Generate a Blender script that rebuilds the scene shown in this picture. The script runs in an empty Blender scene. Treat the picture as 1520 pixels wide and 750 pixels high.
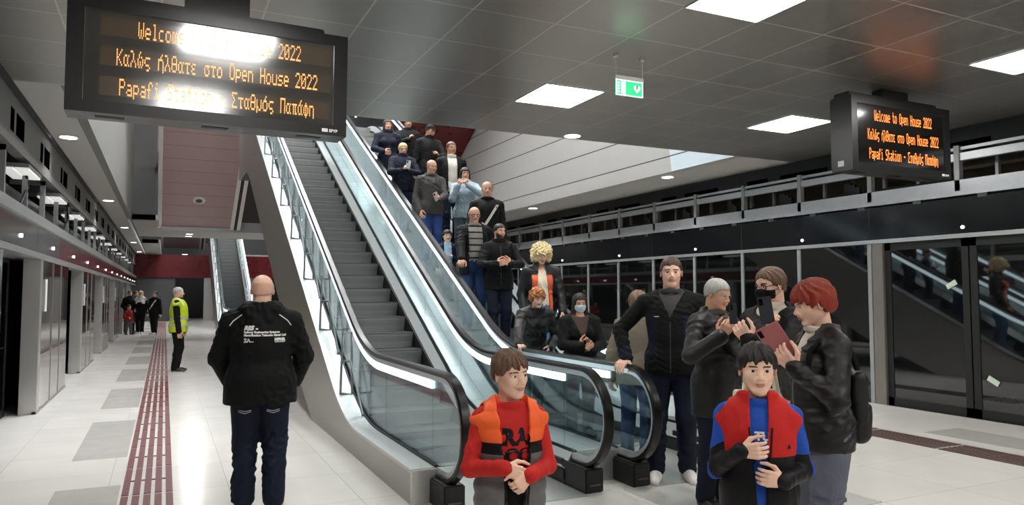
import bpy, bmesh, math, random
import numpy as np
from mathutils import Vector, Matrix, Euler

random.seed(7)
SC = bpy.context.scene
COL = SC.collection
PI = math.pi

# ------------------------------------------------------------------ camera
YAW, PITCH, FPX, CAM_H = math.radians(25.5), math.radians(3.23), 1080.0, 1.6
cam_data = bpy.data.cameras.new('camera')
cam_data.sensor_width = 36.0
cam_data.lens = 36.0 * FPX / 1520.0
cam_data.clip_start, cam_data.clip_end = 0.05, 200
cam = bpy.data.objects.new('camera', cam_data)
COL.objects.link(cam)
cam.location = (0, 0, CAM_H)
cam.rotation_euler = (PI / 2 + PITCH, 0, -YAW)
SC.camera = cam

# ------------------------------------------------------------------ world, exposure
world = bpy.data.worlds.new('world')
SC.world = world
world.use_nodes = True
world.node_tree.nodes['Background'].inputs[0].default_value = (0.9, 0.95, 1.0, 1)
world.node_tree.nodes['Background'].inputs[1].default_value = 0.05
SC.view_settings.view_transform = 'Standard'
SC.view_settings.look = 'None'
SC.view_settings.gamma = 1.0
SC.view_settings.use_curve_mapping = False
SC.view_settings.exposure = 0.10
SC.cycles.max_bounces = 8
SC.cycles.transparent_max_bounces = 24
SC.cycles.caustics_reflective = False
SC.cycles.caustics_refractive = False
SC.cycles.sample_clamp_indirect = 6.0
SC.cycles.use_denoising = True

# lamp strengths of the place
E_PANEL = 26.0        # square ceiling panels
E_HALL = 42.0        # lamps high in the stair hall
E_STRIP = 2.6        # light strips under the handrails
E_DOWN = 8.0         # small round downlights
E_TUBE = 5.0         # tubes in the cable tray

# ------------------------------------------------------------------ helpers
def lin(c):
    c = c / 255.0
    return c / 12.92 if c <= 0.04045 else ((c + 0.055) / 1.055) ** 2.4
def rgb(r, g, b):
    return (lin(r), lin(g), lin(b), 1.0)

MATS = {}
def mat(name, col, rough=0.5, metal=0.0, spec=0.5, var=0.12, scale=8.0, bump=0.0, bscale=60.0, emit=None, estr=0.0, ior=None, aniso=None, stretch=None, sheen=0.0, coat=0.0):
    """procedural material: noise-varied base colour and roughness, optional bump"""
    if name in MATS:
        return MATS[name]
    m = bpy.data.materials.new(name)
    m.use_nodes = True
    nt = m.node_tree
    b = nt.nodes['Principled BSDF']
    b.inputs['Metallic'].default_value = metal
    b.inputs['Specular IOR Level'].default_value = spec
    if ior: b.inputs['IOR'].default_value = ior
    if sheen: b.inputs['Sheen Weight'].default_value = sheen
    if coat: b.inputs['Coat Weight'].default_value = coat
    tc = nt.nodes.new('ShaderNodeTexCoord')
    mp = nt.nodes.new('ShaderNodeMapping')
    nt.links.new(tc.outputs['Object'], mp.inputs[0])
    if stretch: mp.inputs['Scale'].default_value = stretch
    nz = nt.nodes.new('ShaderNodeTexNoise')
    nz.inputs['Scale'].default_value = scale
    nz.inputs['Detail'].default_value = 4
    nt.links.new(mp.outputs[0], nz.inputs['Vector'])
    mx = nt.nodes.new('ShaderNodeMix')
    mx.data_type = 'RGBA'
    c0 = [max(0, x * (1 - var)) for x in col[:3]] + [1]
    c1 = [min(1, x * (1 + var)) for x in col[:3]] + [1]
    mx.inputs[6].default_value = c0
    mx.inputs[7].default_value = c1
    nt.links.new(nz.outputs['Fac'], mx.inputs[0])
    nt.links.new(mx.outputs[2], b.inputs['Base Color'])
    mr = nt.nodes.new('ShaderNodeMapRange')
    mr.inputs[3].default_value = max(0.0, rough * 0.85)
    mr.inputs[4].default_value = min(1.0, rough * 1.15)
    nt.links.new(nz.outputs['Fac'], mr.inputs[0])
    nt.links.new(mr.outputs[0], b.inputs['Roughness'])
    if bump:
        n2 = nt.nodes.new('ShaderNodeTexNoise')
        n2.inputs['Scale'].default_value = bscale
        n2.inputs['Detail'].default_value = 3
        nt.links.new(mp.outputs[0], n2.inputs['Vector'])
        bp = nt.nodes.new('ShaderNodeBump')
        bp.inputs['Strength'].default_value = bump
        bp.inputs['Distance'].default_value = 0.01
        nt.links.new(n2.outputs['Fac'], bp.inputs['Height'])
        nt.links.new(bp.outputs[0], b.inputs['Normal'])
    if emit:
        b.inputs['Emission Color'].default_value = emit
        b.inputs['Emission Strength'].default_value = estr
    MATS[name] = m
    return m

def glass_mat(name, tint=(0.86, 0.93, 0.94), refl=1.5):
    m = bpy.data.materials.new(name)
    m.use_nodes = True
    nt = m.node_tree
    nt.nodes.clear()
    out = nt.nodes.new('ShaderNodeOutputMaterial')
    tr = nt.nodes.new('ShaderNodeBsdfTransparent')
    tr.inputs[0].default_value = (*tint, 1)
    gl = nt.nodes.new('ShaderNodeBsdfGlossy')
    gl.inputs['Roughness'].default_value = 0.02
    gl.inputs[0].default_value = (0.9, 0.97, 1, 1)
    lw = nt.nodes.new('ShaderNodeLayerWeight')
    lw.inputs[0].default_value = 0.5
    pw = nt.nodes.new('ShaderNodeMath'); pw.operation = 'POWER'; pw.inputs[1].default_value = 4.0
    nt.links.new(lw.outputs['Facing'], pw.inputs[0])
    fr = nt.nodes.new('ShaderNodeMath'); fr.operation = 'MULTIPLY_ADD'; fr.inputs[1].default_value = 0.7; fr.inputs[2].default_value = 0.05
    nt.links.new(pw.outputs[0], fr.inputs[0])
    mx = nt.nodes.new('ShaderNodeMixShader')
    nt.links.new(fr.outputs[0], mx.inputs[0])
    nt.links.new(tr.outputs[0], mx.inputs[1])
    nt.links.new(gl.outputs[0], mx.inputs[2])
    nt.links.new(mx.outputs[0], out.inputs[0])
    MATS[name] = m
    return m

def grid_mat(name, col, linecol, sx, sy, ox, oy, lw, rough, metal=0.0, spec=0.5, var=0.1, nscale=3.0, tilevar=0.0, axes=(0, 1), coat=0.0):
    """panels or tiles with joint lines, laid out in the object's own coordinates"""
    m = bpy.data.materials.new(name)
    m.use_nodes = True
    nt = m.node_tree
    L = nt.links.new
    b = nt.nodes['Principled BSDF']
    b.inputs['Metallic'].default_value = metal
    b.inputs['Specular IOR Level'].default_value = spec
    b.inputs['Coat Weight'].default_value = coat
    tc = nt.nodes.new('ShaderNodeTexCoord')
    sp = nt.nodes.new('ShaderNodeSeparateXYZ')
    L(tc.outputs['Object'], sp.inputs[0])
    def math_(op, a, b_=None, c=None):
        n = nt.nodes.new('ShaderNodeMath'); n.operation = op
        for i, v in enumerate((a, b_, c)):
            if v is None: continue
            if isinstance(v, (int, float)): n.inputs[i].default_value = v
            else: L(v, n.inputs[i])
        return n.outputs[0]
    masks, cells = [], []
    for ax, s, o in ((axes[0], sx, ox), (axes[1], sy, oy)):
        if not s: continue
        q = math_('DIVIDE', math_('SUBTRACT', sp.outputs[ax], o), s)
        f = math_('FRACT', q)
        d = math_('MULTIPLY', math_('MINIMUM', f, math_('SUBTRACT', 1.0, f)), s)
        masks.append(math_('LESS_THAN', d, lw / 2))
        cells.append(math_('FLOOR', q))
    mk = masks[0] if len(masks) == 1 else math_('MAXIMUM', masks[0], masks[1])
    nz = nt.nodes.new('ShaderNodeTexNoise')
    nz.inputs['Scale'].default_value = nscale
    nz.inputs['Detail'].default_value = 5
    L(tc.outputs['Object'], nz.inputs['Vector'])
    mx = nt.nodes.new('ShaderNodeMix'); mx.data_type = 'RGBA'
    mx.inputs[6].default_value = [x * (1 - var) for x in col[:3]] + [1]
    mx.inputs[7].default_value = [min(1, x * (1 + var)) for x in col[:3]] + [1]
    L(nz.outputs['Fac'], mx.inputs[0])
    colo = mx.outputs[2]
    if tilevar:
        cv = nt.nodes.new('ShaderNodeCombineXYZ')
        for i, c in enumerate(cells): L(c, cv.inputs[i])
        wn = nt.nodes.new('ShaderNodeTexWhiteNoise'); wn.noise_dimensions = '3D'
        L(cv.outputs[0], wn.inputs['Vector'])
        hv = nt.nodes.new('ShaderNodeHueSaturation')
        L(math_('MULTIPLY_ADD', wn.outputs['Value'], 2 * tilevar, 1 - tilevar), hv.inputs['Value'])
        L(colo, hv.inputs['Color'])
        colo = hv.outputs[0]
    m2 = nt.nodes.new('ShaderNodeMix'); m2.data_type = 'RGBA'
    L(mk, m2.inputs[0]); L(colo, m2.inputs[6]); m2.inputs[7].default_value = linecol
    L(m2.outputs[2], b.inputs['Base Color'])
    rr = math_('MULTIPLY_ADD', nz.outputs['Fac'], rough * 0.4, rough * 0.8)
    L(math_('MAXIMUM', rr, math_('MULTIPLY', mk, 0.6)), b.inputs['Roughness'])
    MATS[name] = m
    return m

class MB:
    """collects shapes for ONE mesh"""
    def __init__(s):
        s.v, s.f, s.m = [], [], []
    def add(s, verts, faces, mi=0):
        o = len(s.v)
        s.v += [tuple(v) for v in verts]
        s.f += [tuple(i + o for i in f) for f in faces]
        s.m += [mi] * len(faces)
    def box(s, x0, x1, y0, y1, z0, z1, mi=0, b=0.0):
        if b <= 0 or min(x1 - x0, y1 - y0, z1 - z0) < 2.2 * b:
            v = [(x, y, z) for z in (z0, z1) for y in (y0, y1) for x in (x0, x1)]
            s.add(v, [(0, 2, 3, 1), (4, 5, 7, 6), (0, 1, 5, 4), (2, 6, 7, 3), (0, 4, 6, 2), (1, 3, 7, 5)], mi)
            return
        bm = bmesh.new()
        bmesh.ops.create_cube(bm, size=1, matrix=Matrix.Translation(((x0 + x1) / 2, (y0 + y1) / 2, (z0 + z1) / 2)) @ Matrix.Diagonal((x1 - x0, y1 - y0, z1 - z0, 1)))
        bmesh.ops.bevel(bm, geom=bm.edges[:], offset=b, segments=2, affect='EDGES')
        bm.verts.index_update()
        s.add([v.co[:] for v in bm.verts], [[v.index for v in f.verts] for f in bm.faces], mi)
        bm.free()
    def beam(s, a, b, w, h, mi=0, up=(0, 0, 1)):
        a, b = Vector(a), Vector(b)
        d = (b - a).normalized()
        u = Vector(up)
        if abs(d.dot(u)) > .98: u = Vector((0, 1, 0))
        x = d.cross(u).normalized(); u = x.cross(d).normalized()
        v = [p + x * sx * w / 2 + u * sz * h / 2 for p in (a, b) for sx, sz in ((-1, -1), (1, -1), (1, 1), (-1, 1))]
        s.add(v, [(3, 2, 1, 0), (4, 5, 6, 7), (0, 1, 5, 4), (1, 2, 6, 5), (2, 3, 7, 6), (3, 0, 4, 7)], mi)
    def tube(s, pts, r, n=8, mi=0, closed=False):
        pts = [Vector(p) for p in pts]
        N = len(pts)
        rs = r if isinstance(r, (list, tuple)) else [r] * N
        base = len(s.v); ref = None; vs = []
        for i, p in enumerate(pts):
            if closed: t = pts[(i + 1) % N] - pts[i - 1]
            else: t = pts[min(i + 1, N - 1)] - pts[max(i - 1, 0)]
            t.normalize()
            if ref is None: ref = Vector((0, 0, 1)) if abs(t.z) < .9 else Vector((1, 0, 0))
            x = t.cross(ref).normalized(); ref = x.cross(t).normalized()
            for k in range(n):
                a = 2 * PI * k / n
                vs.append(p + x * math.cos(a) * rs[i] + ref * math.sin(a) * rs[i])
        fs = []
        for i in range(N if closed else N - 1):
            j = (i + 1) % N
            for k in range(n):
                k2 = (k + 1) % n
                fs.append((i * n + k, i * n + k2, j * n + k2, j * n + k))
        if not closed:
            fs.append(tuple(range(n))[::-1]); fs.append(tuple((N - 1) * n + k for k in range(n)))
        s.add(vs, fs, mi)
    def sweep(s, path, prof, mi=0):
        """path: (y, z) points; prof: (across x, along normal) closed outline; swept in the plane x = const"""
        N, n = len(path), len(prof); vs = []
        for i, (y, z) in enumerate(path):
            a, b = path[max(i - 1, 0)], path[min(i + 1, N - 1)]
            ty, tz = b[0] - a[0], b[1] - a[1]
            l = math.hypot(ty, tz) or 1
            ny, nz = -tz / l, ty / l
            for px, pn in prof: vs.append((px, y + ny * pn, z + nz * pn))
        fs = []
        for i in range(N - 1):
            for k in range(n):
                k2 = (k + 1) % n
                fs.append((i * n + k, i * n + k2, (i + 1) * n + k2, (i + 1) * n + k))
        fs.append(tuple(range(n))); fs.append(tuple((N - 1) * n + k for k in range(n))[::-1])
        s.add(vs, fs, mi)
    def ribbon(s, ya, top, bot, x0, x1, mi=0):
        """solid between two z-curves over the stations ya, from x0 to x1"""
        vs = []
        for y, t, b in zip(ya, top, bot): vs += [(x0, y, b), (x1, y, b), (x1, y, t), (x0, y, t)]
        fs = []
        for i in range(len(ya) - 1):
            o, q = i * 4, i * 4 + 4
            for k in range(4):
                k2 = (k + 1) % 4
                fs.append((o + k, q + k, q + k2, o + k2))
        e = (len(ya) - 1) * 4
        fs += [(0, 1, 2, 3), (e + 3, e + 2, e + 1, e)]
        s.add(vs, fs, mi)
    def disc(s, c, r, h, n=24, mi=0, axis=2):
        vs = []
        for z in (0, h):
            for k in range(n):
                a = 2 * PI * k / n
                p = [c[0], c[1], c[2]]; i, j = [(1, 2), (2, 0), (0, 1)][axis]
                p[i] += r * math.cos(a); p[j] += r * math.sin(a); p[axis] += z
                vs.append(p)
        fs = [tuple(range(n))[::-1], tuple(range(n, 2 * n))] + [(k, (k + 1) % n, n + (k + 1) % n, n + k) for k in range(n)]
        s.add(vs, fs, mi)
    def build(s, name, mats, parent=None, smooth=False, loc=None):
        me = bpy.data.meshes.new(name)
        v = s.v
        if loc is not None: v = [(a - loc[0], b - loc[1], c - loc[2]) for a, b, c in v]
        me.from_pydata(v, [], s.f)
        if not isinstance(mats, (list, tuple)): mats = [mats]
        for m in mats: me.materials.append(m)
        me.polygons.foreach_set('material_index', s.m)
        if smooth: me.polygons.foreach_set('use_smooth', [True] * len(s.f))
        me.validate(); me.update()
        bm = bmesh.new(); bm.from_mesh(me); bmesh.ops.recalc_face_normals(bm, faces=bm.faces[:]); bm.to_mesh(me); bm.free()
        if smooth:
            try: me.set_sharp_from_angle(angle=math.radians(40))
            except Exception: pass
        o = bpy.data.objects.new(name, me)
        COL.objects.link(o)
        if loc is not None: o.location = loc
        if parent: o.parent = parent
        return o

def tag(o, label=None, cat=None, group=None, kind=None):
    if label: o['label'] = label
    if cat: o['category'] = cat
    if group: o['group'] = group
    if kind: o['kind'] = kind
    return o
def empty(name, loc=(0, 0, 0), rz=0.0):
    o = bpy.data.objects.new(name, None)
    o.empty_display_size = 0.1
    COL.objects.link(o)
    o.location = loc; o.rotation_euler = (0, 0, rz)
    return o
def copy_tree(o, parent=None, loc=None):
    c = o.copy(); COL.objects.link(c)
    if parent: c.parent = parent
    if loc is not None: c.location = loc
    for ch in o.children: copy_tree(ch, c)
    return c
def struct(name, mb, m, loc=None):
    return tag(mb.build(name, m, loc=loc), kind='structure')

# ------------------------------------------------------------------ materials of the place
M_CEIL = grid_mat('ceiling_panels', rgb(150, 147, 141), rgb(196, 193, 187), 0.742, 0.772, 2.155, 5.22, 0.015, 0.34, metal=0.75, var=0.07, tilevar=0.05)
M_SOFT = mat('painted_plaster', rgb(176, 174, 169), 0.7, var=0.05, scale=2)
M_FLOOR = grid_mat('floor_tiles', rgb(226, 223, 217), rgb(150, 146, 140), 0.9, 0.9, 0.52, 0.3, 0.006, 0.19, spec=0.5, var=0.06, nscale=2.2, tilevar=0.03)
M_GREYTILE = mat('grey_floor_tile', rgb(188, 185, 180), 0.2, var=0.08, scale=5)
M_MAROON = mat('maroon_panel', rgb(96, 26, 30), 0.28, metal=0.2, var=0.1, scale=3)
M_SOFFIT = grid_mat('lit_maroon_soffit', rgb(180, 150, 151), rgb(104, 82, 84), 0, 0.62, 0, 0.1, 0.016, 0.25, metal=0.1, var=0.05)  # mauve is maroon panelling with its bright lighting put into the colour
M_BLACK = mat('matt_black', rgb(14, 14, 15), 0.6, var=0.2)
M_DARK = mat('dark_wall_paint', rgb(38, 40, 43), 0.6, var=0.12, scale=4)
M_DARKG = mat('dark_grey_panel', rgb(72, 72, 72), 0.6, var=0.08, scale=3)
M_CONC = mat('bare_concrete', rgb(116, 114, 110), 0.8, var=0.14, scale=3.5, bump=0.15, bscale=20)
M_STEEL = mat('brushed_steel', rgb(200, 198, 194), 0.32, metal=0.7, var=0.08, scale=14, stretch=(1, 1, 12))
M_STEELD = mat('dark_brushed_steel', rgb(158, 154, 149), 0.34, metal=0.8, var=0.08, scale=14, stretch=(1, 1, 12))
M_ALU = mat('pale_aluminium', rgb(205, 207, 208), 0.3, metal=0.7, var=0.05)
M_WHITESTEEL = mat('satin_deck_steel', rgb(196, 195, 193), 0.35, metal=0.6, var=0.03, scale=4)
M_RUBBER = mat('black_handrail_rubber', rgb(11, 11, 12), 0.3, spec=0.35, var=0.15)
M_STEP = mat('step_aluminium', rgb(160, 159, 157), 0.5, metal=0.15, var=0.08, scale=9)
M_TREAD = mat('step_tread', rgb(84, 85, 86), 0.5, metal=0.5, var=0.1, scale=9)
M_HALLWALL = grid_mat('hall_wall_panels', rgb(172, 170, 166), rgb(56, 56, 56), 0, 0.553, 1.9, 0.275, 0.022, 0.35, metal=0.15, var=0.05, axes=(1, 2))
M_BLACKGLASS = mat('black_door_glass', rgb(12, 13, 14), 0.03, spec=0.75, var=0.05, ior=1.7)
M_FASCIA = mat('black_glass_fascia', rgb(13, 15, 17), 0.16, spec=0.55, var=0.1)
M_GREYPAINT = mat('grey_painted_steel', rgb(150, 152, 152), 0.45, metal=0.3, var=0.08)
M_GLASS = glass_mat('clear_balustrade_glass')
M_PSDGLASS = mat('screen_door_mirror_glass', rgb(140, 137, 134), 0.05, metal=0.9, var=0.04)
M_TACT = mat('maroon_tactile_bar', rgb(98, 40, 42), 0.5, var=0.12, scale=20)
M_TACTD = mat('brown_tactile_bar', rgb(74, 50, 46), 0.5, var=0.12, scale=20)
M_PANEL = mat('ceiling_light_diffuser', rgb(250, 250, 250), 0.6, emit=(1, 0.985, 0.95, 1), estr=E_PANEL)
M_HALL = mat('hall_light_diffuser', rgb(250, 250, 250), 0.6, emit=(0.97, 0.99, 1, 1), estr=E_HALL)
M_DOWN = mat('downlight_lens', rgb(250, 250, 250), 0.6, emit=(1, 0.97, 0.92, 1), estr=E_DOWN)
M_TUBE = mat('tube_diffuser', rgb(240, 240, 240), 0.6, emit=(1, 0.98, 0.95, 1), estr=E_TUBE)
M_STRIP = mat('handrail_light_strip', rgb(235, 245, 248), 0.5, emit=(0.72, 0.93, 1, 1), estr=E_STRIP)
M_WHITEPL = mat('white_plastic', rgb(228, 228, 224), 0.5, var=0.04)

# ------------------------------------------------------------------ the shell
XL, XR, YB, ZC = -1.5, 9.4, -9.0, 3.85
YV, YV2, YEND = 9.1, 24.7, 50.0         # near edge of the stair hall, its far edge, end of the platform
ZTOP = 10.2
mb = MB(); mb.box(XL - 0.9, XR, YB, YEND + 2, -0.2, 0.0)
struct('floor', mb, M_FLOOR)

def slab(name, rects, z0, z1, m):
    mb = MB()
    for x0, x1, y0, y1 in rects: mb.box(x0, x1, y0, y1, z0, z1)
    return struct(name, mb, m)
slab('ceiling', [(XL - 0.6, XR + 0.9, YB, YV)], ZC, ZC + 0.16, M_CEIL)
# plastered ceiling margins around the stair hall and the strip before the next one
VX0, VX1 = -0.95, 8.4
slab('ceiling_margin', [(XL - 0.6, VX0 - 0.12, YV, YEND), (VX1 + 0.12, XR + 0.9, YV, YEND), (VX0, -0.22, YV2, 32.0), (-0.22, VX1, 27.3, 32.0), (VX0, -0.22, 36, YEND), (2.6, VX1, 48.0, YEND)], ZC, ZC + 0.16, M_SOFT)
# upright sides of the hall
mb = MB(); mb.box(VX0 - 0.12, VX0, YV, YV2, ZC, ZTOP)
struct('wall_left_of_hall', mb, M_CONC)
mb = MB(); mb.box(VX1, VX1 + 0.12, YV, 32, ZC, ZTOP)
struct('wall_right_of_hall', mb, M_HALLWALL)
mb = MB(); mb.box(VX0, -0.30, YV2, YV2 + 0.12, ZC - 0.02, ZTOP); mb.box(VX0, -0.30, 36, 36.12, ZC - 0.02, 7)
struct('wall_dark_infill', mb, M_DARKG)
mb = MB(); mb.box(VX0, VX1, YV - 0.16, YV, ZC + 0.16, ZTOP)
struct('wall_near_side_of_hall', mb, M_SOFT)
mb = MB(); mb.box(VX0, VX1, YV - 0.16, 53, ZTOP, ZTOP + 0.15)
struct('ceiling_of_hall', mb, M_SOFT)
mb = MB(); mb.box(2.3, VX1, 31.9, 32.05, ZC, ZTOP); mb.box(VX0, VX1, 52.9, 53.05, ZC - 1.3, ZTOP)
struct('wall_far_side_of_hall', mb, M_DARKG)
# concourse floor where the escalators arrive, dark behind
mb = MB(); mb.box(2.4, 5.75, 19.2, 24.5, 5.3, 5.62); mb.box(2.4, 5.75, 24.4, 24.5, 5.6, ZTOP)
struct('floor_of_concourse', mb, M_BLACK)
# sloping soffits of the stairs above, falling away from the camera
def soffit(name, x0, x1, y0, z0, ytop, m):
    L = math.hypot(y0 - ytop, 0.54 * (y0 - ytop))
    mb = MB(); mb.box(x0, x1, 0, L, 0, 0.2)
    o = mb.build(name, m)
    o.location = (0, y0, z0); o.rotation_euler = (-math.atan(0.54), 0, PI)
    # rotate half a turn about z, so mirror the x range
    return o
def soffit_mesh(name, x0, x1, y0, z0, ytop, m, t=0.2):
    """own coordinates: y runs up along the slope"""
    L = math.hypot(y0 - ytop, 0.54 * (y0 - ytop))
    mb = MB(); mb.box(-x1, -x0, 0, L, 0, t)
    o = mb.build(name, m)
    o.matrix_world = Matrix.Translation((0, y0, z0)) @ Matrix.Rotation(PI, 4, 'Z') @ Matrix.Rotation(math.atan(0.54), 4, 'X')
    return tag(o, kind='structure')
soffit_mesh('ceiling_sloping_soffit', -0.14, 2.02, 27.3, ZC, 15.6, M_SOFFIT)
soffit_mesh('ceiling_sloping_soffit_beyond', -0.14, 2.02, 54.3, ZC, 36.3, M_SOFFIT)
soffit_mesh('ceiling_maroon_soffit', 5.75, 8.38, 25.2, ZC, 14.0, M_MAROON)
M_TRIMW = mat('soffit_edge_white', rgb(244, 238, 234), 0.4, var=0.04)
n = 1
for x0, x1, m in ((-0.26, -0.14, M_TRIMW), (2.02, 2.14, M_TRIMW), (2.14, 2.24, M_BLACK), (2.24, 2.36, M_TRIMW)):
    for y0, yt in ((27.3, 15.6), (54.3, 36.3)):
        o = soffit_mesh('trim_%d' % n, x0, x1, y0, ZC - 0.05, yt, m, 0.3); n += 1
# glazed bulkhead at the foot of the soffit
mb = MB(); mb.box(-0.15, 4.0, 27.25, 27.33, ZC - 0.10, ZC + 0.25)
struct('trim_20', mb, M_GREYPAINT)

# side walls ------------------------------------------------------------------
mb = MB()
mb.box(XL - 0.95, XL - 0.85, YB, YEND, -1.0, ZC + 0.1)
struct('wall_left', mb, M_BLACK)
# upper left wall: concrete with square openings
mb = MB(); mb.box(XL - 0.16, XL - 0.04, YB, YEND - 3.4, 3.22, ZC)
struct('wall_left_upper', mb, M_CONC)
mb = MB()
y = 3.0
while y < 48:
    for dy, w in ((0, 0.2), (0.34, 0.5)):
        mb.box(XL - 0.045, XL - 0.036, y + dy, y + dy + w, 3.37, 3.62)
    y += 2.1
struct('window_1', mb, mat('dark_opening', rgb(3, 3, 3), 1.0, spec=0.0))
mb = MB(); mb.box(XL - 0.04, XL - 0.0, YB, YEND - 3.4, ZC - 0.07, ZC - 0.001)
struct('trim_21', mb, M_BLACK)
mb = MB(); mb.box(XR + 0.75, XR + 0.85, YB, YEND, -1, ZC + 0.1)
struct('wall_right', mb, mat('brownish_tunnel_wall', rgb(112, 99, 80), 0.8, var=0.15, scale=2))
mb = MB(); mb.box(XR + 0.3, XR + 0.4, YB, YEND, 3.46, ZC)
struct('wall_right_upper', mb, M_DARK)
mb = MB()
for y in np.arange(3.2, 40, 2.6):
    for dy, w in ((0, 1.0), (1.3, 0.5)): mb.box(XR + 0.29, XR + 0.31, y + dy, y + dy + w, 3.52, 3.66)
struct('window_2', mb, MATS['dark_opening'])
mb = MB(); mb.box(XL - 0.9, XR + 0.8, YB - 0.1, YB, -0.1, ZC)
struct('wall_behind_camera', mb, M_SOFT)
# end of the platform: maroon beam over a dark recess
mb = MB(); mb.box(XL - 0.8, XR + 0.8, YEND - 3.4, YEND - 3.2, 2.52, ZC)
struct('wall_end_beam', mb, M_MAROON)
mb = MB(); mb.box(XL - 0.8, XR + 0.8, YEND + 1.9, YEND + 2.0, -0.1, ZC)
struct('wall_end', mb, M_BLACK)
mb = MB(); mb.box(XL - 0.6, 0.55, YEND - 3.3, YEND - 3.1, 0, 2.52)
struct('wall_end_side', mb, M_DARKG)
mb = MB(); mb.box(2.1, 5.6, YEND - 3.3, YEND - 3.1, 0, 2.52)
struct('wall_end_steel', mb, M_STEEL)

# floor markings ---------------------------------------------------------------
mb = MB()
k = 0; y = 1.2
while y < 46:
    if k % 3 != 2: mb.box(-0.76, -0.29, y, y + 1.15, 0.0, 0.002)
    y += 1.16; k += 1
struct('floor_grey_tiles', mb, M_GREYTILE)
mb = MB()
for y0, x0 in ((3.4, 7.95), (4.55, 7.95)): mb.box(x0, x0 + 0.62, y0, y0 + 1.08, 0.0, 0.002)
struct('floor_grey_tiles_right', mb, M_GREYTILE)

def tactile(name, x0, x1, y0, y1, m, nb, label, special=None):
    mb = MB()
    w = (x1 - x0) / (nb * 1.55 - .55)
    y = y0; k = 0
    while y < y1:
        if special and special[0] <= y < special[1]:
            if y < (special[0] + special[1]) / 2 :
                for j in range(3): mb.box(x0, x1, y + j * 0.16, y + j * 0.16 + 0.07, 0.0, 0.006)
            else:
                for a in range(6):
                    for b_ in range(5): mb.box(x0 + b_ * w * 2.2, x0 + b_ * w * 2.2 + w, y + a * 0.08, y + a * 0.08 + 0.04, 0.0, 0.006)
            y += 0.5; k += 1; continue
        for i in range(nb): mb.box(x0 + i * 1.55 * w, x0 + i * 1.55 * w + w, y, y + 0.46, 0.0, 0.005)
        if k % 2 == 0: mb.box(x0, x1, y + 0.46, y + 0.50, 0.0, 0.005)
        y += 0.5; k += 1
    o = mb.build(name, m)
    return tag(o, label, 'tactile paving')
tactile('tactile_strip', -0.27, 0.10, 1.6, 45, M_TACT, 5, 'maroon ribbed tactile guiding strip running down the left platform floor')
tactile('tactile_strip', 7.22, 7.66, 2.0, 12, M_TACTD, 6, 'brown ribbed tactile strip on the floor by the right screen doors', special=(5.6, 6.8))

# ------------------------------------------------------------------ ceiling lamps
def light_panel(x0, y0, label):
    t = empty('ceiling_light', (x0 + 0.36, y0 + 0.39, ZC))
    mb = MB(); w, h = 0.36, 0.385
    mb.box(-w, w, -h, h, -0.008, -0.002)
    mb.build('diffuser', M_PANEL, t)
    mb = MB()
    for a in ((-w - .012, w + .012, -h - .012, -h), (-w - .012, w + .012, h, h + .012), (-w - .012, -w, -h, h), (w, w + .012, -h, h)): mb.box(*a, -0.012, -0.001)
    mb.build('light_frame', M_ALU, t)
    return tag(t, label, 'ceiling light', 'square ceiling light panels')
for x0, y0, lab in ((3.64, 6.76, 'square white light panel in grey ceiling, above the blond crowd, left of the green sign'),
                    (3.64, 3.68, 'square white light panel in grey ceiling at the top edge of the photo'),
                    (7.08, 6.65, 'square white light panel in grey ceiling, beside the right hand display'),
                    (7.08, 3.63, 'square white light panel in grey ceiling at the far right edge'),
                    (0.20, 3.68, 'square light panel in grey ceiling in front of the big display'),
                    (0.20, 6.78, 'square light panel in grey ceiling hidden behind the big display')):
    light_panel(x0, y0, lab)
for x0 in (0.2, 3.64, 7.08):
    for y0 in (0.6, -2.5, -5.6):
        light_panel(x0, y0, 'square light panel in grey ceiling behind the viewpoint')
def hall_lamp(x, y, w, l, z=ZTOP):
    t = empty('hall_light', (x, y, z))
    mb = MB(); mb.box(-w / 2, w / 2, -l / 2, l / 2, -0.05, -0.01); mb.build('diffuser', M_HALL, t)
    mb = MB(); mb.box(-w / 2 - .03, w / 2 + .03, -l / 2 - .03, l / 2 + .03, -0.03, -0.002); mb.build('light_frame', M_ALU, t)
    tag(t, 'long bright lamp high under the ceiling of the stair hall', 'ceiling light', 'lamps over the stair hall')
for y in (11.0, 13.6, 16.2, 18.8):
    for x in (0.6, 3.3, 6.0): hall_lamp(x, y, 0.7, 2.2)
for y in (34.0, 38, 42, 46):
    for x in (1.2, 4.5): hall_lamp(x, y, 0.7, 2.6)
def downlight(x, y, label, r=0.11, z=ZC, power=60):
    t = empty('downlight', (x, y, z))
    mb = MB(); mb.disc((0, 0, -0.012), r, 0.010); mb.build('lens', M_DOWN, t)
    mb = MB(); mb.disc((0, 0, -0.008), r + 0.025, 0.007); mb.build('light_rim', M_ALU, t)
    if power:
        ld = bpy.data.lights.new('downlight_beam', 'SPOT'); ld.energy = power; ld.spot_size = 2.1; ld.spot_blend = 0.8; ld.shadow_soft_size = r
        lo = bpy.data.objects.new('downlight_beam', ld); COL.objects.link(lo); lo.parent = t; lo.location = (0, 0, -0.02)
    tag(t, label, 'ceiling light', 'round downlights')
downlight(-1.3, 12.1, 'round downlight in left ceiling margin, below the big display')
downlight(-1.28, 20.0, 'small round downlight further along the left ceiling margin')
for y in (28, 36, 44): downlight(-1.28, y, 'round downlight far down the left ceiling margin')
downlight(8.72, 11.3, 'round downlight in right ceiling margin, between hall wall and cable rail')
for y in (17, 23): downlight(8.72, y, 'round downlight far along the right ceiling margin')
downlight(5.2, 8.9, 'round downlight on the rim of the grey ceiling, above the hall wall')
for y in (30.0, 31.2): downlight(0.8, y, 'round downlight on the ceiling strip beyond the soffit')
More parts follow.
